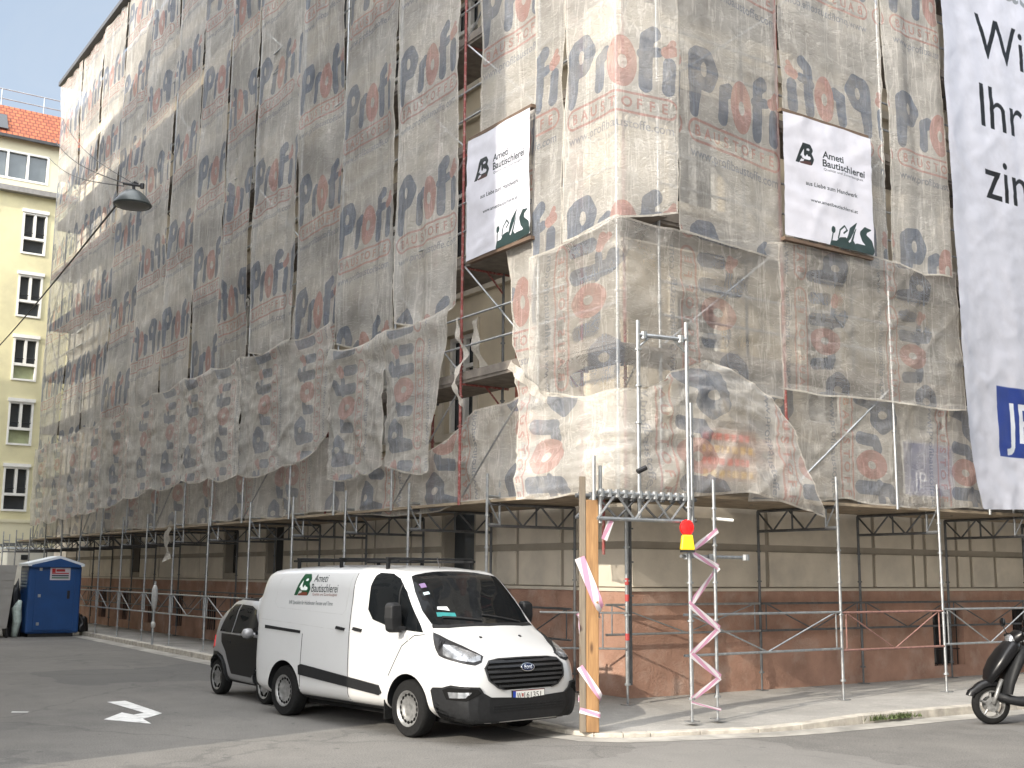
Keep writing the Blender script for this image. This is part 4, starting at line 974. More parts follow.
# big advertising sheet
bw, bh = 8.0, 17.6; zb0 = 3.25; sl0 = SX(5.66)
r = Ras(bw, bh, 90, (.78, .79, .83, 1)); BKT = (.03, .035, .045, 1); x0 = 1.14
gx = .04
for st, zb_, c in (('Wir', 11.75, BKT), ('Ihr', 10.34, BKT), ('zins', 8.94, BKT)): r.text(st, x0, zb_ - zb0, .84, c, xs=1.0)
r.text('was', x0 + .05, 13.15 - zb0, .84, (.52, .54, .56, 1))
r.rect(1.13, 4.15 - zb0, 3.9, 5.42 - zb0, (.15, .24, .53, 1)); r.text('JP', 1.36, 4.43 - zb0, .70, (.85, .87, .9, 1), bold=.01)
badv = sheet('advertising_sheet', 'huge white advertising sheet with black words and a blue box on the right facade', [(3.2, sl0 + .55), (3.7, sl0 + .36), (4.5, sl0 + .17), (5.4, sl0 + .10), (7.5, sl0 + .04), (20.9, sl0 - .04)], sl0 + bw, 20.9, [(sl0, 3.3), (sl0 + .6, 3.2), (sl0 + 8, 3.25)], False, .16, ('up', sl0, zb0, 1.), img_mat('advert_print', r.image('advert_art'), .38, .12, trans=.22), (.02, .01, .01, .003), .06, .07, .03, None, lambda s, z: .012 * vn(s * 5 + z * 2, z * 6 - s, 91) * np.clip((7 - z) / 3, .25, 1) + .03 * (1 - np.abs(vn(s * 1.1 + z * .8, s * .6 - z * .5, 92))) ** 8 * np.clip((8 - z) / 3, .3, 1) + .05 * np.exp(-((s - sl0) / .35) ** 2) * (1 + 0 * z), 'advertising sheet', False, (bw, bh))
# boards hung behind the netting
def flat_board(name, label, x0, x1, z0, z1, y, art, cat):
    o = thing(name, label, cat, ((x0 + x1) / 2, y, z0)); m = MB(); m.box((x0, y + .004, z0), (x1, y + .02, z1)); m.build('panel', white_frame, o)
    m = MB(); m.add([(x0 + .01, y, z0 + .01), (x1 - .01, y, z0 + .01), (x1 - .01, y, z1 - .01), (x0 + .01, y, z1 - .01)], [(0, 1, 2, 3)]); m.uv = [(0, 0), (1, 0), (1, 1), (0, 1)]; m.build('print', img_mat('board_print', art, .5, 0, trans=0), o, recalc=False)
r = Ras(1.4, .95, 250, (.12, .20, .45, 1)); r.text('JP', .25, .12, .30, (.85, .85, .88, 1)); r.rect(.08, .72, .8, .745, (.5, .52, .6, 1)); r.rect(.08, .62, .7, .64, (.5, .52, .6, 1)); 
flat_board('company_board', 'blue company board with white letters behind the netting beside the big advert', 4.52, 5.9, 3.38, 4.30, -1.80, r.image('jp_art'), 'sign')
r = Ras(1.2, .8, 250, (.62, .50, .42, 1))
for k_ in range(4):
    xx = .06; q_ = random.Random(k_ + 2); z_ = .62 - k_ * .19
    while xx < 1.08:
        a = q_.uniform(.05, .14); r.rect(xx, z_, min(xx + a, 1.14), z_ + .11, (.92, .74, .35, 1) if k_ % 2 else (.93, .33, .18, 1)); xx += a + q_.uniform(.03, .06)
flat_board('site_board', 'orange-red site board behind the corner netting right of the tower poles', -.45, .72, 3.36, 4.14, -2.10, r.image('site_art'), 'sign')
# ------------------------------------------------------------------ vehicles
def car_paint(name, col, rough=.28, dirt=None, coat=.8):
    m, t, N, L = nt_new(name); out = nd(t, 'ShaderNodeOutputMaterial'); b = nd(t, 'ShaderNodeBsdfPrincipled')
    v = coord(t); n1 = noise(t, v, 1.6, 6, .65); c = mixc(t, ramp(t, n1, [(.45, 0.), (.8, .35)]), col, tuple(x * .82 for x in col))
    sx = nd(t, 'ShaderNodeSeparateXYZ'); L.new(v, sx.inputs[0])
    low = ramp(t, math_(t, 'ADD', sx.outputs[2], math_(t, 'MULTIPLY', noise(t, v, 5, 5, .7), .5)), [(.55, .45), (1.0, 0.)])
    c = mixc(t, low, c, dirt or tuple(x * .7 for x in col))
    L.new(c, b.inputs['Base Color']); b.inputs['Roughness'].default_value = rough; b.inputs['Coat Weight'].default_value = coat; b.inputs['Coat Roughness'].default_value = .05; b.inputs['Specular IOR Level'].default_value = .5 if coat > .5 else .18
    L.new(b.outputs[0], out.inputs[0]); return m
vglass = pm('car_glass', (.006, .007, .008), .03, 0, .2, 2, spec=.22)
chrome = pm('bright_metal', (.70, .70, .70), .18, 1., .08, 6)
alu = pm('wheel_silver', (.26, .26, .255), .42, .6, .35, 14)
lampglass = None
def lamp_mat():
    m, t, N, L = nt_new('headlamp_lens'); out = nd(t, 'ShaderNodeOutputMaterial'); b = nd(t, 'ShaderNodeBsdfPrincipled')
    v = coord(t, (14, 14, 10)); vo = nd(t, 'ShaderNodeTexVoronoi'); vo.inputs['Scale'].default_value = 1.; L.new(v, vo.inputs['Vector'])
    L.new(mixc(t, vo.outputs['Distance'], (.42, .43, .45), (.16, .17, .18)), b.inputs['Base Color']); b.inputs['Metallic'].default_value = .6; b.inputs['Roughness'].default_value = .22
    b.inputs['Coat Weight'].default_value = 1.; L.new(b.outputs[0], out.inputs[0]); return m
lampglass = lamp_mat()
gap_m = pm('panel_gap', (.008, .008, .008), .9, spec=.1)

def loft_body(secs, name, mats, root, arches=(), ar=.40, halfw=1.0, levels=2):
    """secs: list of (x, [(y,z) half profile from bottom centre to top centre]) -> subdivided closed shell with wheel arches cut out"""
    def pchip(x, y, xq):
        h = np.diff(x); d = np.diff(y) / h; m = np.zeros_like(y)
        for i in range(1, len(x) - 1):
            if d[i - 1] * d[i] > 0: w1, w2 = 2 * h[i] + h[i - 1], h[i] + 2 * h[i - 1]; m[i] = (w1 + w2) / (w1 / d[i - 1] + w2 / d[i])
        m[0], m[-1] = d[0], d[-1]
        i = np.clip(np.searchsorted(x, xq) - 1, 0, len(x) - 2); t = (xq - x[i]) / h[i]
        return (2 * t**3 - 3 * t**2 + 1) * y[i] + (t**3 - 2 * t**2 + t) * h[i] * m[i] + (-2 * t**3 + 3 * t**2) * y[i + 1] + (t**3 - t**2) * h[i] * m[i + 1]
    secs = sorted(secs); xs = np.array([q[0] for q in secs]); A = np.array([q[1] for q in secs])
    xq = np.unique(np.concatenate([np.linspace(u, v, max(2, int((v - u) / .09) + 2)) for u, v in zip(xs, xs[1:])]))
    Q = np.stack([np.stack([pchip(xs, A[:, j, c], xq) for c in (0, 1)], -1) for j in range(A.shape[1])], 1)
    rings = []
    for x, hp in zip(xq, Q):
        P = [hp[0]]; k = len(hp)
        for j in range(k - 1):          # Catmull-Rom (chordal) along the profile
            p0 = hp[j - 1] if j else np.array([-hp[1][0], hp[1][1]]); p1, p2 = hp[j], hp[j + 1]; p3 = hp[j + 2] if j + 2 < k else np.array([-hp[k - 2][0], hp[k - 2][1]])
            d1, d2, d3 = (max(np.linalg.norm(u), 1e-4) for u in (p1 - p0, p2 - p1, p3 - p2))
            m1 = ((p1 - p0) / d1 - (p2 - p0) / (d1 + d2) + (p2 - p1) / d2) * d2; m2 = ((p2 - p1) / d2 - (p3 - p1) / (d2 + d3) + (p3 - p2) / d3) * d2
            for t in ((.25, .5, .75, 1) if j else (1,)):
                P.append((2 * t**3 - 3 * t**2 + 1) * p1 + (t**3 - 2 * t**2 + t) * m1 + (-2 * t**3 + 3 * t**2) * p2 + (t**3 - t**2) * m2)
        P[-1][0] = 0; full = [(u, v) for u, v in P] + [(-u, v) for u, v in P[-2:0:-1]]
        rings.append([(x, u, v) for u, v in full])
    n = len(rings[0]); vs = [p for r_ in rings for p in r_]; fs = []
    for i in range(len(rings) - 1):
        for j in range(n): fs.append((i * n + j, i * n + (j + 1) % n, (i + 1) * n + (j + 1) % n, (i + 1) * n + j))
    half = n // 2
    for base in (0, (len(rings) - 1) * n):   # caps as ladders of quads
        for j in range(half): 
            a, b, c, d = base + j, base + j + 1, base + (n - j - 1) % n, base + (n - j) % n
            f = tuple(dict.fromkeys((a, b, c, d))); 
            if len(f) > 2: fs.append(f)
    me = D.meshes.new(name); me.from_pydata(vs, [], fs); bm = bmesh.new(); bm.from_mesh(me); bmesh.ops.recalc_face_normals(bm, faces=bm.faces); bm.to_mesh(me); bm.free()
    o = D.objects.new('tmp_body', me); C.objects.link(o); 
    cut = []
    for ax, az in arches:
        for sg in (-1, 1):
            m = MB(); m.lathe([(ar, sg * (halfw - .36)), (ar, sg * (halfw + .3))], (ax, 0, az), 'Y', 48); c = m.build('tmp_cut', gap_m); cut.append(c)
            b = o.modifiers.new('b', 'BOOLEAN'); b.operation = 'DIFFERENCE'; b.object = c; b.solver = 'EXACT'
    bpy.context.view_layer.update(); dg = bpy.context.evaluated_depsgraph_get(); me2 = D.meshes.new_from_object(o.evaluated_get(dg)); me2.name = name
    D.objects.remove(o)
    for c in cut: D.objects.remove(c)
    me2.materials.clear()
    for mt in mats: me2.materials.append(mt)
    for p in me2.polygons:
        p.use_smooth = True; p.material_index = 0; cx, cy, cz = p.center
        for ax, az in arches:
            if math.hypot(cx - ax, cz - az) < ar + .006 and abs(cy) > halfw - .42 and (math.hypot(cx - ax, cz - az) < ar - .02 or abs(p.normal.y) < .3): p.material_index = 1
    me2.set_sharp_from_angle(angle=R(38))
    ob_ = D.objects.new(name, me2); C.objects.link(ob_); ob_.parent = root
    bvh = BVHTree.FromPolygons([v.co.copy() for v in me2.vertices], [tuple(p.vertices) for p in me2.polygons])
    return ob_, bvh
def shell(name, bvh, poly, fn, mat, root, off=.004, res=.05, uvf=None, thick=.01, smooth=True):
    """flat outline poly -> laid on the body; fn(a,b) gives ray origin and direction"""
    bm = bmesh.new(); vs = [bm.verts.new((a, b, 0)) for a, b in poly]; bm.faces.new(vs)
    bmesh.ops.triangulate(bm, faces=bm.faces[:])
    for _ in range(7):
        e = [e for e in bm.edges if e.calc_length() > res]
        if not e: break
        bmesh.ops.subdivide_edges(bm, edges=e, cuts=1); bmesh.ops.triangulate(bm, faces=bm.faces[:])
    bm.verts.index_update(); ok = {}; co = []; uvs = []
    for v in bm.verts:
        a, b = v.co.x, v.co.y; o_, d_ = fn(a, b); d_ = Vector(d_).normalized(); h, n_, i_, _ = bvh.ray_cast(Vector(o_), d_)
        ok[v.index] = h is not None
        if h is None: h = Vector(o_); n_ = -d_
        if n_.dot(d_) > 0: n_ = -n_
        co.append((h, n_)); uvs.append(uvf(a, b) if uvf else (a, b))
    fs = [tuple(v.index for v in f.verts) for f in bm.faces if all(ok[v.index] for v in f.verts)]
    bd = [tuple(v.index for v in e.verts) for e in bm.edges if e.is_boundary]; bm.free()
    m = MB(); N_ = len(co)
    m.v = [tuple(h + n_ * off) for h, n_ in co] + [tuple(h - n_ * thick) for h, n_ in co]; m.uv = uvs + uvs
    m.f = fs + [(a, b, N_ + b, N_ + a) for a, b in bd if ok[a] and ok[b]]; m.m = [0] * len(m.f)
    return m.build(name, mat, root, smooth=smooth, local=True, auto=35)
def side(sy): return lambda a, b: ((a, sy * 3, b), (0, -sy, 0))
upz = lambda P: [(a, b + max(0, b - 1.3) * .065) for a, b in P]
def cyl(cx): return lambda a, b: ((cx + 4 * math.cos(R(a)), 4 * math.sin(R(a)), b), (-math.cos(R(a)), -math.sin(R(a)), 0))
def down(a, b): return ((a, b, 4), (0, 0, -1))
def front(a, b): return ((4, a, b), (-1, 0, 0))
def line_poly(pts, w):
    P = [Vector((*p, 0)) for p in pts]; l, r_ = [], []
    for i, p in enumerate(P):
        t = (P[min(i + 1, len(P) - 1)] - P[max(i - 1, 0)]).normalized(); n_ = Vector((-t.y, t.x, 0)) * w / 2
        l.append((p + n_)[:2]); r_.append((p - n_)[:2])
    return [tuple(q) for q in l + r_[::-1]]
def wheel(root, x, y, z, r, w, sy, rim_r, holes=16, steel=True):
    m = MB(); k = sy
    m.lathe([(rim_r, -w / 2), (r * .93, -w / 2), (r * .985, -w * .40), (r, -w * .25), (r, w * .25), (r * .985, w * .40), (r * .93, w / 2), (rim_r, w / 2)], (x, y, z), 'Y', 40, 0, True)
    wh = m.build('wheel', rubber, root, smooth=True, local=True, auto=40)
    m = MB(); o = k * w / 2
    m.lathe([(.001, o * .45), (.06, o * .55), (.085, o * .5), (rim_r * .60, o * .66), (rim_r * .68, o * .78), (rim_r * .88, o * .78), (rim_r * .96, o * .98), (rim_r * 1.02, o * 1.02), (rim_r * 1.02, -o)], (x, y, z), 'Y', 40)
    rim = m.build('rim', alu, wh, smooth=True, local=True, auto=40)
    m = MB(); q_ = holes * 6; vs = []      # one dark ring of connected slots
    for i in range(q_):
        a = 2 * PI * i / q_; wv = .5 + .5 * math.cos(holes * a); c_, s2 = math.cos(a), math.sin(a); hw_ = rim_r * (.008 + (.085 if steel else .15) * wv ** .6)
        for rr_ in (rim_r * .78 - hw_, rim_r * .78 + hw_): vs.append((x + rr_ * c_, y + o * (.80 if steel else .86), z + rr_ * s2))
    m.add(vs, [(2 * i, 2 * i + 1, (2 * i + 3) % (2 * q_), (2 * i + 2) % (2 * q_)) for i in range(q_)])
    m.build('vent_ring', gap_m, wh, local=True)
    return wh

# ---- white van (local frame: x forward, y left, origin under the front axle)
paint_w = car_paint('white_van_paint', (.50, .505, .505), .30, (.50, .48, .45))
VAN = thing('delivery_van', 'white delivery van with a green carpenter emblem on its side, parked at the kerb', 'van', (-3.76, -1.345, 0), math.atan2(-.991, .135))
full = lambda w, zr, c, zb=.27: [(0, zb), (.80, zb), (w - .03, zb + .10), (w - .003, .58), (w, .95), (w - .012, 1.27), (w - .055, 1.62), (w - .095, zr - .17), (w - .17, zr - .045), (.52, zr + c * .62), (0, zr + c)]
secs = [
    (1.035, [(0, .25), (.36, .25), (.56, .29), (.63, .38), (.635, .46), (.62, .54), (.59, .60), (.54, .64), (.46, .68), (.25, .71), (0, .72)]),
    (1.0, [(0, .24), (.50, .24), (.72, .28), (.77, .38), (.78, .50), (.76, .61), (.72, .70), (.66, .77), (.56, .82), (.35, .86), (0, .87)]),
    (.95, [(0, .24), (.60, .24), (.83, .29), (.87, .40), (.875, .55), (.86, .68), (.82, .79), (.76, .87), (.65, .92), (.38, .955), (0, .965)]),
    (.86, [(0, .24), (.68, .24), (.90, .31), (.94, .44), (.945, .62), (.93, .78), (.89, .90), (.83, .975), (.71, 1.015), (.4, 1.04), (0, 1.05)]),
    (.62, [(0, .25), (.74, .25), (.945, .34), (.975, .52), (.98, .74), (.965, .93), (.93, 1.05), (.87, 1.105), (.74, 1.135), (.4, 1.165), (0, 1.175)]),
    (.34, [(0, .26), (.78, .26), (.955, .38), (.988, .60), (.99, .88), (.975, 1.10), (.94, 1.19), (.885, 1.235), (.74, 1.265), (.4, 1.30), (0, 1.315)]),
    (.24, [(0, .26), (.79, .26), (.96, .38), (.991, .60), (.992, .92), (.98, 1.15), (.94, 1.235), (.89, 1.275), (.74, 1.315), (.4, 1.355), (0, 1.37)]),
    (.05, [(0, .27), (.80, .27), (.965, .38), (.993, .60), (.993, .94), (.98, 1.20), (.935, 1.34), (.88, 1.43), (.76, 1.465), (.4, 1.50), (0, 1.515)]),
    (-.20, [(0, .27), (.80, .27), (.965, .38), (.993, .60), (.993, .95), (.98, 1.24), (.93, 1.50), (.875, 1.66), (.77, 1.71), (.4, 1.755), (0, 1.77)]),
    (-.42, [(0, .27), (.80, .27), (.965, .38), (.993, .59), (.993, .95), (.98, 1.25), (.935, 1.57), (.88, 1.80), (.80, 1.885), (.45, 1.945), (0, 1.96)]),
    (-.60, [(0, .27), (.80, .27), (.965, .38), (.993, .58), (.993, .95), (.981, 1.26), (.937, 1.60), (.89, 1.84), (.815, 1.95), (.5, 2.0), (0, 2.015)]),
    (-1.1, full(.993, 2.02, .03)), (-1.6, full(.993, 2.03, .035)), (-2.4, full(.993, 2.03, .035)), (-3.2, full(.993, 2.015, .035)), (-3.62, full(.99, 1.995, .03)),
    (-3.76, full(.98, 1.97, .03, .29)), (-3.83, full(.962, 1.90, .03, .31)), (-3.87, full(.935, 1.78, .03, .34))]
up = lambda z: z + max(0, z - 1.3) * .065
secs = [(x, [(y, up(z)) for y, z in hp]) for x, hp in secs]
FA, RA = -.11, -3.03
vb, vbvh = loft_body(secs, 'body', [paint_w, black_plastic], VAN, [(FA, .345), (RA, .345)], .425, .993)
for x in (FA, RA):
    for s_ in (-1, 1): wheel(VAN, x, s_ * .868, .348, .348, .215, s_, .215)

# panels, glass and trim laid on the body
shell('windscreen', vbvh, [(.15, -.81), (.20, -.60), (.235, -.3), (.245, 0), (.235, .3), (.20, .60), (.15, .81), (-.03, .835), (-.25, .79), (-.42, .72), (-.47, .45), (-.49, 0), (-.47, -.45), (-.42, -.72), (-.25, -.79), (-.03, -.835)], down, vglass, VAN, .006)
for sy in (-1, 1):
    S = side(sy)
    dw = shell('side_window', vbvh, upz([(.14, 1.28), (-.20, 1.30), (-.62, 1.345), (-.90, 1.40), (-1.03, 1.52), (-1.035, 1.80), (-1.0, 1.93), (-.93, 1.965), (-.66, 1.955), (-.50, 1.90), (-.30, 1.74), (-.08, 1.50)]), S, vglass, VAN, .006)
    shell('quarter_bar', vbvh, upz([(-.36, 1.325), (-.33, 1.325), (-.40, 1.82), (-.42, 1.84)]), S, black_plastic, dw, .012)
    shell('side_moulding', vbvh, [(-2.60, .60), (-.70, .47), (-.64, .50), (-.70, .59), (-2.55, .745), (-2.61, .72)], S, black_plastic, VAN, .022, thick=.005)
    shell('sill_trim', vbvh, [(-2.62, .29), (-.55, .29), (-.55, .32), (-2.62, .33)], S, black_plastic, VAN, .01)
    shell('sliding_rail', vbvh, [(-3.58, 1.20), (-2.62, 1.16), (-2.62, 1.20), (-3.58, 1.245)], S, black_plastic, VAN, .01)
    for x in (-1.22, -1.62):
        shell('door_handle', vbvh, [(x - .10, 1.255), (x + .09, 1.24), (x + .10, 1.275), (x - .08, 1.295)], S, black_plastic, VAN, .03, thick=.005)
    for nm, pts in (('door_seam', [(-1.42, 2.0), (-1.415, 1.3), (-1.41, .45), (-1.38, .33)]), ('door_seam', [(.22, 1.26), (.0, 1.24), (-.24, 1.10), (-.38, .90), (-.50, .72)]), ('door_seam', [(-2.60, .34), (-2.56, 1.16)]),
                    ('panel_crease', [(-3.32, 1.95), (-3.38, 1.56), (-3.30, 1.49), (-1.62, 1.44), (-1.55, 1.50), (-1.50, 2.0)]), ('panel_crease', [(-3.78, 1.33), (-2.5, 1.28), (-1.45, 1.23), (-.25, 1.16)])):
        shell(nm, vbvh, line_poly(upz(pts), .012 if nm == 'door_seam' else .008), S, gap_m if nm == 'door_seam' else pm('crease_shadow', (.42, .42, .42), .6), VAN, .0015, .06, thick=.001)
    shell('fuel_flap' if sy < 0 else 'side_badge', vbvh, [(-.17, 1.175), (-.09, 1.17), (-.09, 1.25), (-.17, 1.255)], S, pm('grey_sticker', (.35, .35, .35), .5), VAN, .003)
    # mirror
    m = MB(); ys = sy
    m.add([(-.30, ys * .985, 1.29), (-.16, ys * .985, 1.29), (-.18, ys * 1.10, 1.31), (-.28, ys * 1.10, 1.31), (-.30, ys * .97, 1.34), (-.16, ys * .97, 1.34), (-.18, ys * 1.10, 1.36), (-.28, ys * 1.10, 1.36)], [(3, 2, 1, 0), (4, 5, 6, 7), (0, 1, 5, 4), (1, 2, 6, 5), (2, 3, 7, 6), (3, 0, 4, 7)])
    mi = m.build('mirror', black_plastic, VAN, local=True, bevel=.01)
    m = MB(); pr = []
    for z, a, b, c in ((1.27, .06, .98, 1.17), (1.30, .085, 1.01, 1.22), (1.45, .10, 1.02, 1.245), (1.60, .095, 1.03, 1.24), (1.64, .06, 1.05, 1.20)):
        pr.append([(-.27 - .02, ys * b, z), (-.27 + a, ys * (b + .02), z), (-.27 + a * 1.05, ys * (c - .04), z), (-.27 - .02, ys * c, z)])
    vs = [p_ for q_ in pr for p_ in q_]; m.add(vs, [(i * 4 + j, i * 4 + (j + 1) % 4, i * 4 + 4 + (j + 1) % 4, i * 4 + 4 + j) for i in range(4) for j in range(4)] + [(3, 2, 1, 0), (16, 17, 18, 19)])
    m.build('mirror_housing', black_plastic, mi, local=True, bevel=.02)
    # headlamp, fog lamp
    k_ = sy
    cy = lambda a, b: cyl(-.2)(a * k_, b)
    hd = shell('headlamp', vbvh, [(63., 1.285), (60., 1.19), (57., 1.085), (54.5, 1.02), (51, .995), (41., .945), (34., .92), (30.5, .95), (29., 1.02), (33., 1.065), (41., 1.135), (51., 1.205), (57, 1.25)], cy, metal_dark, VAN, .006)
    shell('lamp_lens', vbvh, [(52.5, 1.145), (51.5, 1.03), (47, 1.0), (41., .972), (35., .952), (31., .97), (30.5, 1.02), (37., 1.075), (46., 1.135)], cy, lampglass, hd, .011)
    fg = shell('fog_lamp', vbvh, [(50.5, .63), (46.5, .665), (33, .65), (31.5, .60), (38., .515), (48., .525)], cy, gap_m, VAN, .026, thick=.01)
    shell('lamp_lens', vbvh, [(47, .61), (36., .615), (38.5, .55), (46, .545)], cy, lampglass, fg, .032)
cy = cyl(-.2)
bp_ = shell('front_bumper', vbvh, [(-59.5, .61), (-58, .645), (-51, .655), (-46, .69), (-32, .67), (-30., .60), (-26, .55), (0, .515), (26, .55), (30., .60), (32, .67), (46, .69), (51, .655), (58, .645), (59.5, .61), (57., .42), (54, .29), (45, .262), (0, .262), (-45, .262), (-54, .29), (-57., .42)], cy, black_plastic, VAN, .020, .06, thick=.005)
shell('air_intake', vbvh, [(-24, .475), (24, .475), (27, .35), (-27, .35)], cy, gap_m, bp_, .017, thick=.0)
for z in (.38, .41, .44): shell('intake_slat', vbvh, [(-25, z), (25, z), (25, z + .012), (-25, z + .012)], cy, black_plastic, bp_, .024)
gr = shell('grille', vbvh, [(-29, .885), (-26.5, .96), (-20, .98), (0, .985), (20, .98), (26.5, .96), (29, .885), (27.0, .74), (22, .655), (17.5, .625), (-17.5, .625), (-22, .655), (-27.0, .74)], cy, gap_m, VAN, .005)
gl_m = pm('grille_black', (.02, .021, .023), .3, 0, .2, 9)
for z, a in ((.67, 21), (.725, 24.5), (.78, 26.3), (.835, 27.3), (.89, 27.5), (.945, 26)):
    shell('grille_bar', vbvh, [(-a, z - .013), (a, z - .013), (a, z + .013), (-a, z + .013)], cy, gl_m, gr, .020, thick=.0)
shell('grille_frame', vbvh, [(-17.5, .622), (-22, .652), (-27.2, .74), (-29.2, .885), (-26.6, .963), (-20, .983), (0, .988), (20, .983), (26.6, .963), (29.2, .885), (27.2, .74), (22, .652), (17.5, .622), (17.3, .635), (21.6, .664), (26.5, .745), (28.3, .882), (26, .950), (20, .968), (0, .973), (-20, .968), (-26, .950), (-28.3, .882), (-26.5, .745), (-21.6, .664), (-17.3, .635), (-17.3, .632)], cy, gl_m, gr, .018, .05, thick=0)
# oval badge
ov = [(5.2 * math.cos(a * PI / 16), .868 + .046 * math.sin(a * PI / 16)) for a in range(32)]
bd = shell('badge', vbvh, ov, cy, chrome, VAN, .034, .03)
r = Ras(.24, .1, 700, (.07, .11, .22, 1)); r.text('Ford', .12, .03, .05, (.8, .82, .85, 1), width=.15, slant=.25, align='c')
ov2 = [(4.6 * math.cos(a * PI / 16), .868 + .037 * math.sin(a * PI / 16)) for a in range(32)]
shell('badge_print', vbvh, ov2, cy, img_mat('badge_art', r.image('badge'), .2, 0, trans=0), bd, .038, .03, lambda a, b: ((a + 4.6) / 9.2, (b - .831) / .074))
# number plate
r = Ras(.52, .12, 700, (.86, .86, .84, 1)); r.rect(0, 0, .045, .12, (.12, .25, .62, 1)); r.rect(0, 0, .52, .006, (.5, .03, .03, 1)); r.rect(0, .114, .52, .12, (.5, .03, .03, 1))
r.text('A', .014, .018, .022, (.9, .9, .9, 1)); r.text('W', .062, .028, .066, (.01, .01, .01, 1), width=.072); r.rect(.142, .045, .172, .085, (.62, .30, .28, 1)); r.text('16135', .185, .028, .066, (.01, .01, .01, 1), width=.24); r.text('I', .452, .028, .066, (.01, .01, .01, 1), bold=.01)
pm_ = img_mat('plate_art', r.image('plate'), .35, 0, trans=0)
m = MB(); m.box((1.035, -.27, .485), (1.052, .27, .61)); pl_ = m.build('number_plate', black_plastic, VAN, local=True)
m = MB(); m.add([(1.054, -.26, .488), (1.054, .26, .488), (1.054, .26, .607), (1.054, -.26, .607)], [(0, 1, 2, 3)]); m.uv = [(0, 0), (1, 0), (1, 1), (0, 1)]; m.build('plate_print', pm_, pl_, local=True, recalc=False)
# roof rack bars
for i, x in enumerate((-.95, -2.05, -3.15)):
    m = MB(); m.box((x - .025, -.74, 2.185), (x + .025, .74, 2.215)); rb = m.build('roof_bar', black_plastic, VAN, local=True, bevel=.008)
    for s_ in (-1, 1):
        m = MB(); m.box((x - .02, s_ * .71 - .02, 2.0), (x + .02, s_ * .71 + .02, 2.185)); m.build('bar_foot', black_plastic, rb, local=True)
for s_ in (-1, 1):
    m = MB(); m.box((-3.35, s_ * .66 - .025, 2.155), (-.80, s_ * .66 + .025, 2.183)); m.build('rack_rail', black_plastic, VAN, local=True)
m = MB(); m.tube((-.72, 0, 2.03), (-.80, 0, 2.22), .006, 6); m.build('aerial', metal_dark, VAN, local=True)
# wipers and washer jets, papers on the dashboard, stickers
shell('wiper', vbvh, line_poly([(.20, -.05), (.14, -.35), (.10, -.62)], .022), down, black_plastic, VAN, .022); shell('wiper', vbvh, line_poly([(.19, .62), (.15, .30), (.115, .02)], .022), down, black_plastic, VAN, .022)
shell('cowl_trim', vbvh, [(.155, -.82), (.205, -.6), (.25, 0), (.205, .6), (.155, .82), (.19, .835), (.25, .62), (.29, 0), (.25, -.62), (.19, -.835)], down, black_plastic, VAN, .008)
for y in (-.33, .33): shell('washer_jet', vbvh, [(.50, y - .015), (.53, y - .015), (.53, y + .015), (.50, y + .015)], down, black_plastic, VAN, .012)
shell('parking_slip', vbvh, [(.08, -.68), (.12, -.40), (.06, -.38), (.03, -.66)], down, pm('turquoise_paper', (.02, .20, .20), .6), VAN, .009); shell('parking_slip', vbvh, [(.00, -.62), (.03, -.44), (-.02, -.45), (-.03, -.60)], down, pm('white_paper', (.6, .62, .62), .6), VAN, .009)
shell('sticker', vbvh, [(-.25, -.69), (-.25, -.60), (-.30, -.60), (-.30, -.69)], down, pm('violet_sticker', (.2, .13, .26), .5), VAN, .009); shell('sticker', vbvh, [(-.17, -.70), (-.17, -.61), (-.20, -.61), (-.20, -.70)], down, pm('pale_sticker', (.5, .6, .62), .5), VAN, .009)
# side lettering
r = Ras(1.50, .52, 420, (.80, .80, .79, 0)); GRN = (.05, .27, .17, 1); GRY = (.13, .17, .16, 1)
r.a[..., 3] = 0
draw_ab(r, .16, .16, .31, GRN, (.42, .22, .16, 1), (.85, .86, .85, 1))
r.text('Ameti', .62, .36, .105, GRY, width=.34); r.text('Bautischlerei', .60, .215, .115, GRY, width=.66); r.text('Qualität und Zuverlässigkeit', .64, .165, .036, (.50, .33, .28, 1), width=.62)
r.text('IHR Spezialist für Holzfenster Fenster und Türen', .06, .03, .055, (.30, .34, .34, 1), width=1.12)
def decal_mat(name, img):
    m, t, N, L = nt_new(name); out = nd(t, 'ShaderNodeOutputMaterial'); b = nd(t, 'ShaderNodeBsdfPrincipled'); uv = nd(t, 'ShaderNodeUVMap'); im = nd(t, 'ShaderNodeTexImage'); im.image = img; im.extension = 'CLIP'
    L.new(uv.outputs[0], im.inputs[0]); L.new(im.outputs[0], b.inputs['Base Color']); L.new(im.outputs[1], b.inputs['Alpha']); b.inputs['Roughness'].default_value = .3; L.new(b.outputs[0], out.inputs[0]); return m
lx, lz = -3.06, 1.53
shell('lettering', vbvh, [(lx, lz), (lx + 1.50, lz), (lx + 1.50, lz + .50), (lx, lz + .50)], side(-1), decal_mat('van_lettering', r.image('van_art')), VAN, .004, .08, lambda a, b: ((a - lx) / 1.50, (b - lz) / .50), 0.)
# dark underside so that no daylight shows under the floor
m = MB(); m.box((-3.8, -.72, .20), (.80, .72, .30)); m.build('underbody', gap_m, VAN, local=True)
m = MB(); m.box((-3.90, -.93, .36), (-3.6, .93, .62)); m.build('rear_bumper', black_plastic, VAN, local=True, bevel=.03)
for s_ in (-1, 1):
    m = MB(); m.box((-.60, s_ * .80, .18), (-.58, s_ * .98, .42)); m.build('mud_flap', rubber, VAN, local=True)
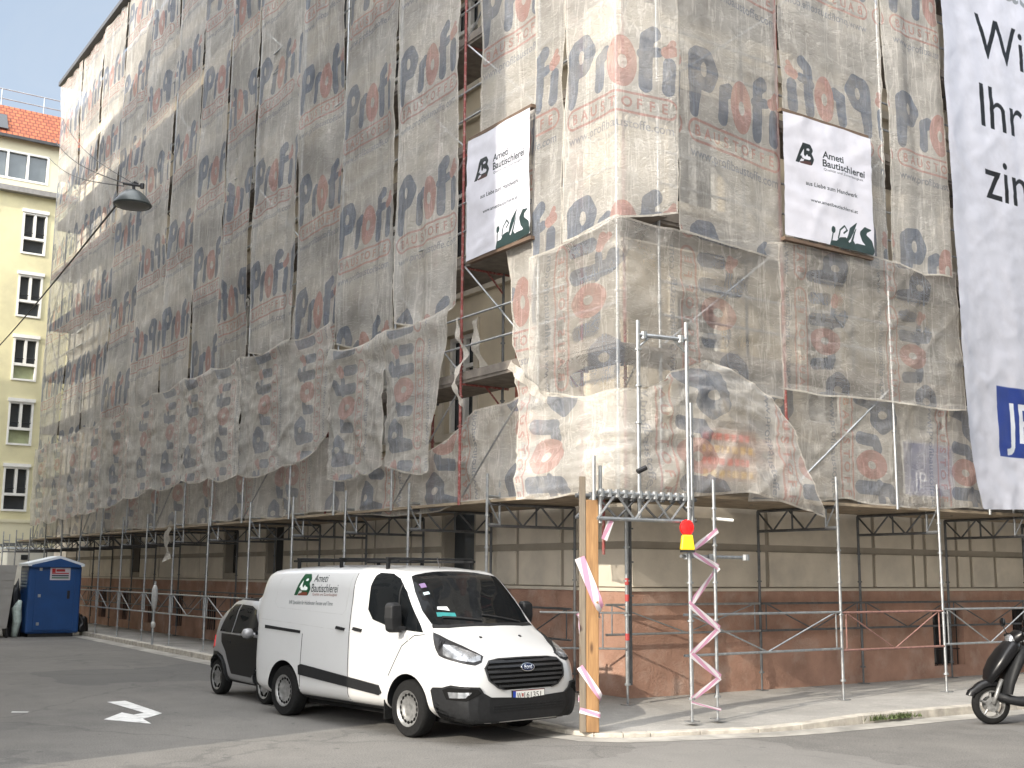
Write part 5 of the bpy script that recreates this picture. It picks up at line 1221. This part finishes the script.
# ---- small black and silver city car behind the van (faces away down the street)
SM = thing('small_car', 'small black and silver two-seat city car parked right behind the white van', 'car', (-4.05, 3.06, 0), math.atan2(-.999, .04))
blk = car_paint('black_car_paint', (.006, .006, .007), .35, (.012, .012, .012), .05); slv = pm('silver_paint', (.26, .26, .265), .38, .3, .08, 3, coat=.3)
sfull = lambda w, zr: [(0, .22), (.60, .22), (w - .03, .30), (w, .50), (w, .72), (w - .01, .92), (w - .07, 1.18), (w - .15, zr - .12), (w - .24, zr - .03), (.35, zr), (0, zr + .01)]
low = lambda w, zr, zb=.22: [(0, zb), (w - .14, zb), (w - .03, zb + .08), (w, zb + (zr - zb) * .28), (w, zb + (zr - zb) * .45), (w - .01, zb + (zr - zb) * .62), (w - .03, zb + (zr - zb) * .78), (w - .07, zr - .08), (w - .16, zr - .03), (.35, zr), (0, zr + .01)]
ss = [(.36, [(0, .25), (.35, .25), (.48, .30), (.52, .42), (.52, .52), (.50, .60), (.47, .66), (.42, .70), (.35, .72), (.2, .735), (0, .74)]),
      (.28, [(0, .22), (.48, .22), (.64, .30), (.68, .45), (.68, .60), (.66, .72), (.62, .80), (.56, .84), (.48, .86), (.25, .875), (0, .88)]),
      (.08, [(0, .22), (.58, .22), (.71, .32), (.74, .50), (.74, .68), (.72, .82), (.68, .92), (.62, .96), (.52, .985), (.3, 1.0), (0, 1.005)]),
      (-.12, [(0, .22), (.60, .22), (.73, .30), (.755, .50), (.755, .72), (.745, .90), (.71, 1.02), (.66, 1.07), (.56, 1.10), (.3, 1.12), (0, 1.125)]),
      (-.50, [(0, .22), (.60, .22), (.73, .30), (.757, .50), (.757, .72), (.75, .92), (.70, 1.20), (.635, 1.38), (.55, 1.43), (.33, 1.46), (0, 1.47)]),
      (-.75, sfull(.757, 1.55)), (-1.2, sfull(.757, 1.58)), (-1.55, sfull(.757, 1.565)), (-1.75, sfull(.755, 1.49)), (-1.93, low(.75, 1.28)), (-2.06, low(.74, 1.02)), (-2.14, low(.70, .86, .26)), (-2.2, low(.62, .74, .32))]
sb, sbvh = loft_body(ss, 'body', [blk, black_plastic], SM, [(0, .285), (-1.81, .285)], .335, .757)
for x in (0, -1.81):
    for s_ in (-1, 1): wheel(SM, x, s_ * .675, .285, .285, .17, s_, .20, 6, False)
for sy in (-1, 1):
    S = side(sy)
    cell = shell('safety_cell', sbvh, [(-.02, 1.0), (-.30, 1.24), (-.55, 1.44), (-.80, 1.53), (-1.4, 1.545), (-1.70, 1.48), (-1.90, 1.24), (-2.03, 1.0), (-2.10, .84), (-2.06, .70), (-1.80, .70), (-1.58, .64), (-1.44, .50), (-1.34, .29), (-.45, .27), (-.36, .40), (-.20, .60), (-.14, .80)], S, slv, SM, .010, .06)
    door = shell('door', sbvh, [(-.16, .98), (-.22, .62), (-.36, .44), (-.46, .37), (-1.22, .38), (-1.34, .54), (-1.48, .72), (-1.66, .86), (-1.72, 1.0)], S, blk, SM, .018, .06)
    shell('door_window', sbvh, [(-.24, 1.03), (-.40, 1.22), (-.62, 1.40), (-.85, 1.455), (-1.22, 1.47), (-1.30, 1.02)], S, vglass, door, .018, .06)
    shell('quarter_window', sbvh, [(-1.35, 1.02), (-1.28, 1.47), (-1.48, 1.465), (-1.62, 1.38), (-1.76, 1.18), (-1.80, 1.03)], S, vglass, door, .018, .06)
    for ax in (0, -1.81):
        A_ = [(ax + .37 * math.cos(R(q)), .285 + .37 * math.sin(R(q))) for q in range(-5, 190, 15)]; B2_ = [(ax + .325 * math.cos(R(q)), .285 + .325 * math.sin(R(q))) for q in range(185, -10, -15)]
        shell('wheel_arch', sbvh, [(u if u > -2.19 else -2.19, v) for u, v in A_ + B2_], S, black_plastic, SM, .035, .06)
    m = MB(); m.lathe([(.03, sy * .77), (.075, sy * .80), (.085, sy * .86), (.07, sy * .92), (.03, sy * .95)], (-.44, 0, 1.05), 'Y', 16); m.tube((-.40, sy * .70, 1.02), (-.43, sy * .80, 1.04), .03, 8)
    m.build('mirror', slv, SM, smooth=True, local=True)
    shell('door_handle', sbvh, [(-1.42, .86), (-1.28, .85), (-1.28, .89), (-1.42, .90)], S, black_plastic, door, .028)
    shell('tail_lamp', sbvh, [(-2.06, .74), (-2.10, .86), (-1.99, .96), (-1.95, .78)], S, lens, SM, .02, .05)
    shell('headlamp', sbvh, [(.30, .66), (.27, .80), (.16, .78), (.22, .66)], S, lampglass, SM, .022, .05)
shell('windscreen', sbvh, [(-.12, -.60), (-.14, .60), (-.62, .52), (-.62, -.52)], down, vglass, SM, .008, .08)
shell('roof_panel', sbvh, [(-.70, -.48), (-.70, .48), (-1.5, .46), (-1.5, -.46)], down, vglass, SM, .006, .1)
shell('tail_window', sbvh, [(-.50, 1.0), (.50, 1.0), (.46, 1.42), (-.46, 1.42)], lambda a, b: ((-4, a, b), (1, 0, 0)), vglass, SM, .006, .08)

# ---- black scooter at the right edge
SC = thing('scooter', 'black scooter parked at the right kerb, front wheel towards the corner', 'scooter', (2.86, -4.34, 0), math.atan2(.50, -.866))
sblk = pm('scooter_black', (.007, .007, .008), .3, 0, .2, 3, spec=.35); grip = rubber
def swheel(x, r, nm='wheel'):
    m = MB(); w = .10
    m.lathe([(r * .68, -w * .45), (r * .86, -w / 2), (r * .96, -w * .3), (r, 0), (r * .96, w * .3), (r * .86, w / 2), (r * .68, w * .45)], (x, 0, r), 'Y', 40, 0, True); wh = m.build(nm, rubber, SC, smooth=True, local=True, auto=50)
    m = MB(); m.lathe([(r * .62, -.04), (r * .70, -.045), (r * .70, .045), (r * .62, .04)], (x, 0, r), 'Y', 40, 0, True); m.lathe([(.05, -.05), (.05, .05)], (x, 0, r), 'Y', 16)
    for i in range(5):
        a = 2 * PI * i / 5 + .3; c, s_ = math.cos(a), math.sin(a)
        m.tube((x + .04 * c, 0, r + .04 * s_), (x + r * .66 * c, 0, r + r * .66 * s_), .022, 8, 0, .016)
    m.build('rim', alu, wh, local=True)
    m = MB(); m.lathe([(.04, .055), (r * .36, .055), (r * .36, .060), (.04, .062)], (x, 0, r), 'Y', 28, 0, True); m.lathe([(.04, -.055), (r * .36, -.055), (r * .36, -.060), (.04, -.062)], (x, 0, r), 'Y', 28, 0, True); m.build('brake_disc', alu, wh, local=True)
swheel(0, .275); swheel(-1.32, .265)
def tube_loft(name, st, mat, n=18):
    """st: (centre(x,y,z), tangent angle in xz plane, half width y, half thickness)"""
    vs = []
    for (x, z, ang, hw, ht) in st:
        x = x - max(0, min(z, 1.1) - .5) * .20 * (1 if x > -.6 else 0); ht *= 1.15
        tx, tz = -math.sin(ang), math.cos(ang)
        for j in range(n):
            a = 2 * PI * j / n; cy_, cz = math.cos(a), math.sin(a)
            e = .75; yy = hw * math.copysign(abs(cy_) ** e, cy_); tt = ht * math.copysign(abs(cz) ** e, cz); vs.append((x + tx * tt, yy, z + tz * tt))
    k = len(st); m = MB(); m.add(vs, [(i * n + j, i * n + (j + 1) % n, (i + 1) * n + (j + 1) % n, (i + 1) * n + j) for i in range(k - 1) for j in range(n)] + [tuple(range(n - 1, -1, -1)), tuple((k - 1) * n + j for j in range(n))])
    return m.build(name, mat, SC, smooth=True, local=True, auto=50)
for s_ in (-1, 1):
    m = MB(); m.path([(0, s_ * .075, .275), (-.06, s_ * .078, .42), (-.14, s_ * .078, .62)], [.022, .03, .03], 10); m.build('fork_leg', alu, SC, smooth=True, local=True)
# front mudguard
fv = []; 
for i in range(13):
    a = R(20 + 130 * i / 12); rr_ = .315 + (.03 if i < 2 else 0)
    for y, dr in ((-.085, -.06), (-.075, 0), (-.03, .022), (.03, .022), (.075, 0), (.085, -.06)): fv.append((math.cos(a) * (rr_ + dr) + .0, y * (1 - .35 * abs(i - 6) / 6), .275 + math.sin(a) * (rr_ + dr)))
m = MB(); m.add(fv, [(i * 6 + j, i * 6 + j + 1, i * 6 + j + 7, i * 6 + j + 6) for i in range(12) for j in range(5)]); m.build('mudguard', sblk, SC, smooth=True, local=True)
tube_loft('front_apron', [(.03, .50, R(-62), .03, .02), (.04, .60, R(-64), .11, .05), (.01, .70, R(-66), .17, .07), (-.06, .84, R(-62), .21, .085), (-.15, .98, R(-60), .20, .09), (-.23, 1.08, R(-55), .16, .085), (-.29, 1.13, R(-50), .08, .05)], sblk)
tube_loft('leg_shield', [(-.20, .42, R(-85), .21, .05), (-.21, .56, R(-80), .235, .06), (-.25, .74, R(-72), .235, .07), (-.31, .90, R(-66), .21, .075), (-.36, 1.02, R(-62), .15, .06), (-.38, 1.07, R(-60), .06, .03)], black_plastic)
tube_loft('footboard', [(-.06, .40, R(20), .10, .05), (-.16, .36, R(0), .20, .06), (-.40, .31, R(0), .22, .055), (-.75, .31, R(0), .22, .055), (-.95, .36, R(0), .20, .06)], black_plastic)
tube_loft('rear_body', [(-.72, .40, R(0), .12, .10), (-.85, .52, R(0), .18, .18), (-1.1, .60, R(0), .19, .19), (-1.45, .68, R(8), .17, .14), (-1.75, .76, R(12), .10, .08), (-1.83, .78, R(12), .05, .03)], sblk)
tube_loft('seat', [(-.70, .74, R(0), .09, .03), (-.80, .79, R(0), .14, .05), (-1.1, .81, R(0), .16, .055), (-1.45, .85, R(6), .15, .055), (-1.68, .88, R(8), .10, .04)], rubber)
tube_loft('handlebar_cowl', [(-.20, 1.10, R(-20), .05, .03), (-.24, 1.16, R(-15), .12, .07), (-.32, 1.21, R(-10), .15, .07), (-.42, 1.20, R(0), .09, .04)], sblk)
m = MB(); hl_ = []
for x, rr_ in ((-.155, .02), (-.165, .07), (-.20, .095), (-.25, .10)): hl_.append((rr_, x))
m.lathe(hl_, (-.11, 0, 1.13), 'X', 20); m.build('headlamp', lampglass, SC, smooth=True, local=True, auto=50)
m = MB(); m.path([(-.44, -.34, 1.20), (-.44, -.2, 1.22), (-.42, 0, 1.2), (-.44, .2, 1.22), (-.44, .34, 1.20)], .016, 8); hb = m.build('handlebar', metal_dark, SC, smooth=True, local=True)
for s_ in (-1, 1):
    m = MB(); m.tube((-.44, s_ * .24, 1.215), (-.44, s_ * .36, 1.197), .022, 10); m.build('grip', grip, hb, local=True)
    m = MB(); m.path([(-.40, s_ * .22, 1.22), (-.38, s_ * .26, 1.30), (-.40, s_ * .30, 1.36)], .008, 6); mi = m.build('mirror', metal_dark, SC, smooth=True, local=True)
    m = MB(); m.lathe([(.02, -.245), (.06, -.25), (.065, -.27), (.055, -.285)], (-.13, s_ * .32, 1.38), 'X', 18); m.build('mirror_glass', vglass, mi, smooth=True, local=True)
    m = MB(); m.path([(-.42, s_ * .2, 1.17), (-.36, s_ * .17, 1.02), (-.25, s_ * .1, .85)], .007, 6); m.build('cable', rubber, SC, local=True)
    m = MB(); m.lathe([(.005, -.01), (.03, 0), (.03, .015), (.005, .02)], (-.13, s_ * .175, .86), 'Y', 12); m.build('indicator', pm('amber_lens', (.6, .2, .02), .25, 0, .1, 4), SC, smooth=True, local=True)
m = MB(); m.box((.045, -.03, .57), (.06, .03, .60)); m.build('red_sticker', lens, SC, local=True)
m = MB(); m.tube((-.75, .14, .26), (-.70, .32, .015), .014, 8); m.build('side_stand', metal_dark, SC, local=True)
m = MB(); m.box((-1.5, -.13, .2), (-.95, .13, .45)); m.build('engine', metal_dark, SC, local=True, bevel=.04)

# ---- portable toilet
tblue = pm('toilet_blue', (.008, .052, .175), .45, 0, .12, 2, .06, 20); twh = pm('toilet_roof_white', (.62, .66, .70), .5, 0, .08, 2)
TO = thing('portable_toilet', 'blue portable toilet with a white gabled roof at the kerb', 'toilet', (-3.05, 24.6, 0))
x0, x1, y0, y1, zt = -3.80, -2.22, 24.0, 25.15, 2.16
m = MB(); m.box((x0, y0, .10), (x1, y1, zt)); cab = m.build('cabin', tblue, TO, bevel=.06)
m = MB(); m.box((x0 + .10, y0 + .06, .0), (x1 - .15, y1 - .06, .10)); m.build('skid', metal_dark, TO)
m = MB(); pf = [(x0 - .05, zt - .02), (x1 + .05, zt - .02), (x1 + .05, zt + .06), ((x0 + x1) / 2 + .1, zt + .30), (x0 - .05, zt + .06)]
m.prism_dir([(x, y0 - .06, z) for x, z in pf], (0, y1 - y0 + .12, 0)); m.build('roof', twh, TO)
m = MB(); m.prism_dir([(x, y0 - .075, z) for x, z in [(x0 + .06, zt - .05), (x1 - .06, zt - .05), (x1 - .06, zt + .02), ((x0 + x1) / 2 + .1, zt + .22), (x0 + .06, zt + .02)]], (0, .012, 0)); m.build('gable', tblue, TO)
m = MB(); m.box((x0 + .20, y0 - .025, .2), (x1 - .2, y0 - .001, 2.02)); d_ = m.build('door', tblue, TO, bevel=.012)
m = MB(); m.box((x1 - .42, y0 - .05, 1.15), (x1 - .34, y0 - .026, 1.40)); m.build('handle', metal_dark, d_)
for z in (.35, 1.2, 2.0):
    m = MB(); m.box((x0 + .30, y0 - .04, z), (x0 + .38, y0 - .0255, z + .09)); m.build('hinge', galv, d_)
m = MB()
for i in range(5): m.box((x0 - .015, y0 + .2, 1.5 + i * .1), (x0 - .001, y0 + .95, 1.56 + i * .1))
m.build('vent', pm('vent_grey', (.22, .27, .32), .6), TO)
r = Ras(.62, .40, 220, (.70, .68, .70, 1)); r.rect(.05, .24, .16, .37, (.6, .02, .03, 1)); r.rect(.05, .20, .57, .235, (.6, .02, .03, 1)); r.rect(.18, .27, .45, .35, (.55, .08, .10, 1)); r.rect(.05, .12, .57, .17, (.25, .28, .30, 1)); r.rect(.05, .05, .57, .10, (.30, .42, .36, 1))
m = MB(); X0, X1, Z0, Z1 = x0 + .62, x0 + 1.22, 1.72, 2.10; m.box((X0, y0 - .034, Z0), (X1, y0 - .0255, Z1)); sg = m.build('sign', white_frame, TO)
m = MB(); m.add([(X0, y0 - .036, Z0), (X1, y0 - .036, Z0), (X1, y0 - .036, Z1), (X0, y0 - .036, Z1)], [(0, 1, 2, 3)]); m.uv = [(0, 0), (1, 0), (1, 1), (0, 1)]; m.build('sign_print', img_mat('toilet_sign', r.image('toilet_sign'), .5, 0, trans=0), sg, recalc=False)

# grey skip trailer side at the left edge, heap between, white cabin further back
gp = pm('grey_panel', (.30, .29, .27), .8, 0, .12, 1.5, .1, 12)
TR = thing('box_trailer', 'grey panelled box trailer at the left edge beside the blue toilet', 'trailer', (-5.6, 24.6, 0))
m = MB(); m.prism_dir([(x, 23.9, z) for x, z in ((-7.6, .28), (-4.35, .28), (-4.17, 2.16), (-7.6, 2.16))], (0, 1.6, 0)); m.build('box', gp, TR)
for i in range(8):
    m = MB(); z = .36 + i * .225; m.frame_box((-7.6, 23.885, z), (3.25 + .02 * i, 0, 0), (0, .014, 0), (0, 0, .205)); m.build('panel_board', gp, TR)
m = MB(); m.tube((-4.33, 23.95, 0), (-4.33, 23.95, .3), .04, 8); m.build('leg', metal_dark, TR)
m = MB(); m.tube((-7.0, 23.95, 0), (-7.0, 23.95, .3), .04, 8); m.build('leg', metal_dark, TR)
def heap(name, label, cat, c, sx, sy, h, mat, seed, rough=.25):
    bm = bmesh.new(); bmesh.ops.create_icosphere(bm, subdivisions=4, radius=1)
    for v in bm.verts:
        n_ = mnoise.fractal(v.co * 1.6 + Vector((seed, 0, 0)), 1, 2, 4); v.co *= 1 + n_ * rough
        v.co = Vector((v.co.x * sx, v.co.y * sy, max(v.co.z, 0) * h)) + Vector(c)
    me = D.meshes.new(name); bm.to_mesh(me); bm.free(); me.materials.append(mat); me.polygons.foreach_set('use_smooth', [True] * len(me.polygons)); o = D.objects.new(name, me); C.objects.link(o); return tag(o, label, cat)
heap('tarpaulin_heap', 'dark heap of tarpaulin between the grey trailer and the blue toilet', 'heap', (-3.98, 24.9, 0), .28, .5, 1.5, pm('dark_tarp', (.02, .022, .025), .6, 0, .3, 4), 3, .35)
m = MB(); m.path([(-4.05, 24.25, .02), (-3.98, 24.3, .5), (-4.02, 24.28, .85), (-3.93, 24.3, 1.1)], [.09, .13, .14, .06], 12); tag(m.build('plastic_sheet_roll', pm('pale_green_plastic', (.42, .50, .46), .4, 0, .3, 8), smooth=True), 'pale greenish plastic roll leaning beside the toilet', 'plastic roll')
heap('rubbish_bag', 'black rubbish bag on the pavement right of the blue toilet', 'bag', (-2.0, 24.6, .12), .22, .3, .55, pm('black_bag', (.012, .012, .013), .35, 0, .3, 4), 9, .3)
CB = thing('site_cabin', 'white site cabin with a small dark window behind the blue toilet', 'cabin', (-.4, 39.4, .12))
m = MB(); m.box((-1.55, 38.6, .12), (1.3, 40.4, 2.9)); m.build('cabin_wall', pm('cabin_white', (.70, .69, .62), .6, 0, .08, 2), CB, bevel=.03)
m = MB(); m.box((-1.0, 38.57, 2.45), (-.72, 38.595, 2.66)); m.build('window', dark_glass, CB)
m = MB(); m.box((-1.6, 38.54, 2.9), (1.36, 40.46, 2.98)); m.build('roof', twh, CB)
# wrapped street sign on the left pavement
WS = thing('street_sign', 'street sign pole wrapped in pale plastic under the left scaffold', 'sign', (-2.2, 16.75, .12))
m = MB(); m.tube((-2.2, 16.75, .12), (-2.2, 16.75, 1.75), .03, 10); m.build('pole', galv, WS)
m = MB(); m.lathe([(.03, .95), (.06, 1.0), (.085, 1.25), (.075, 1.5), (.04, 1.6)], (-2.2, 16.75, .05), 'Z', 12); m.build('plastic_wrap', pm('pale_wrap', (.34, .34, .33), .5, 0, .2, 8), WS, smooth=True)
m = MB(); m.lathe([(.03, .50), (.06, .53), (.06, .62), (.035, .66)], (-2.2, 16.75, .05), 'Z', 12); m.build('plastic_wrap', pm('pale_wrap_low', (.42, .42, .40), .4, 0, .2, 8), WS, smooth=True)

# ---- street lamp on its span wires
LP = Vector((-6.97, 4.0, 7.82))
LA = thing('street_lamp', 'dark bell-shaped street lamp hanging from span wires over the left street', 'street lamp', LP)
lm = pm('lamp_shade_grey', (.055, .065, .065), .35, .3, .2, 4)
m = MB(); m.lathe([(.29, -.02), (.305, .0), (.29, .03), (.25, .09), (.19, .16), (.13, .21), (.08, .235), (.045, .25)], LP, 'Z', 32); m.build('shade', lm, LA, smooth=True, auto=50)
m = MB(); m.lathe([(.02, -.05), (.2, -.045), (.27, -.018), (.27, -.012), (.02, -.012)], LP, 'Z', 24); m.build('diffuser', pm('lamp_cover', (.10, .10, .09), .3), LA, smooth=True)
m = MB(); m.path([LP + Vector(q_) for q_ in ((0, 0, .24), (0, 0, .32), (.05, -.02, .36), (.0, 0, .38))], .025, 8); m.tube(LP + Vector((-.16, .05, .34)), LP + Vector((.14, -.06, .32)), .022, 8); m.tube(LP + Vector((.12, -.06, .28)), LP + Vector((.12, -.06, .36)), .035, 8); m.build('hanger', metal_dark, LA)
wm = pm('wire_black', (.02, .02, .022), .6)
def wire(label, a, b, rr_, sagz):
    a, b = Vector(a), Vector(b); m = MB(); m.path([a.lerp(b, i / 20) - Vector((0, 0, sagz * math.sin(PI * i / 20))) for i in range(21)], rr_, 6); tag(m.build('span_wire', wm), label, 'wire')
wire('upper span wire from the street lamp up to the far end of the scaffold', LP + Vector((-.12, .04, .34)), (-2.06, 33.2, 19.1), .012, .25)
wire('lower span wire from the street lamp to the far end of the scaffold', LP + Vector((-.14, .05, .30)), (-2.06, 33.8, 18.5), .010, .25)
wire('thick lamp cable running down from the lamp to the far left', LP + Vector((-.18, .1, .05)), (-3.4, 43.9, 10.2), .016, .35)
wire('thin tie wire between the two upper span wires and the lamp hanger', LP + Vector((-.02, 0, .36)), (-2.06, 32.0, 19.6), .008, .3)
# ------------------------------------------------------------------ light, sky, camera
sc = bpy.context.scene
SUN_EL, SUN_AZ = R(26.5), R(15)      # light travels towards +X turned 15 degrees to +Y
ld = Vector((math.cos(SUN_AZ) * math.cos(SUN_EL), math.sin(SUN_AZ) * math.cos(SUN_EL), -math.sin(SUN_EL)))
sl_ = D.lights.new('sun', 'SUN'); sl_.energy = 2.0; sl_.angle = R(.55); sl_.color = (1.0, .91, .78)
so = D.objects.new('sun', sl_); C.objects.link(so); so.rotation_euler = ld.to_track_quat('-Z', 'Y').to_euler()
w = D.worlds.new('World'); sc.world = w; w.use_nodes = True; t = w.node_tree; t.nodes.clear()
out = t.nodes.new('ShaderNodeOutputWorld'); bg = t.nodes.new('ShaderNodeBackground'); sk = t.nodes.new('ShaderNodeTexSky')
sk.sky_type = 'NISHITA'; sk.sun_disc = False; sk.sun_elevation = SUN_EL; sk.sun_rotation = math.atan2(-ld.x, -ld.y); sk.air_density = 1.; sk.dust_density = 1.5; sk.ozone_density = 1.5
tc = t.nodes.new('ShaderNodeTexCoord'); mp = t.nodes.new('ShaderNodeMapping'); mp.inputs['Scale'].default_value = (1, 1, 2.6); t.links.new(tc.outputs['Generated'], mp.inputs[0])
cl = noise(t, mp.outputs[0], 2.3, 8, .62, .6)
# added cloud glow on the unseen sun side fills the shade; paler blue elsewhere
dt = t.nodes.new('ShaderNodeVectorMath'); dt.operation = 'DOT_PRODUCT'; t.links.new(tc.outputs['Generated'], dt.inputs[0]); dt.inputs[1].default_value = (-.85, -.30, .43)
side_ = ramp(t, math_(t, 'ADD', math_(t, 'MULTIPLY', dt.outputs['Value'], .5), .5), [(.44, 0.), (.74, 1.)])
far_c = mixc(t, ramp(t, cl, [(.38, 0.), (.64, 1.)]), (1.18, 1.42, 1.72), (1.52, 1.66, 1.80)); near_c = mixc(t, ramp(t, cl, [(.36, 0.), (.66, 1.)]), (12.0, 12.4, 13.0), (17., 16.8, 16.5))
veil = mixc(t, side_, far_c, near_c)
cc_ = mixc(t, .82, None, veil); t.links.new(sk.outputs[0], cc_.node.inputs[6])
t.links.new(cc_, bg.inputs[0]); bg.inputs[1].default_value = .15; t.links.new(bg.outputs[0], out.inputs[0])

cam = D.cameras.new('camera'); co_ = D.objects.new('camera', cam); C.objects.link(co_)
cam.sensor_width = 36; cam.lens = 36 * 1180.4 / 1024; cam.clip_end = 2000; cam.clip_start = .1
pi_, ya_, ro_ = .160098, .596574, .00803978
Fv = Vector((math.sin(ya_) * math.cos(pi_), math.cos(ya_) * math.cos(pi_), math.sin(pi_))); R0 = Vector((math.cos(ya_), -math.sin(ya_), 0)); U0 = R0.cross(Fv)
Rv = R0 * math.cos(ro_) + U0 * math.sin(ro_); Uv = -R0 * math.sin(ro_) + U0 * math.cos(ro_)
Mx = Matrix((Rv, Uv, -Fv)).transposed().to_4x4(); Mx.translation = (-12.17485, -14.56522, 1.99858)
co_.matrix_world = Mx; sc.camera = co_
sc.view_settings.view_transform = 'Standard'; sc.view_settings.look = 'None'; sc.view_settings.exposure = 1.47; sc.view_settings.gamma = 1
sc.cycles.transparent_max_bounces = 24; sc.cycles.max_bounces = 6; sc.cycles.diffuse_bounces = 4; sc.cycles.use_denoising = True
try: sc.cycles.denoiser = 'OPENIMAGEDENOISE'
except Exception: pass
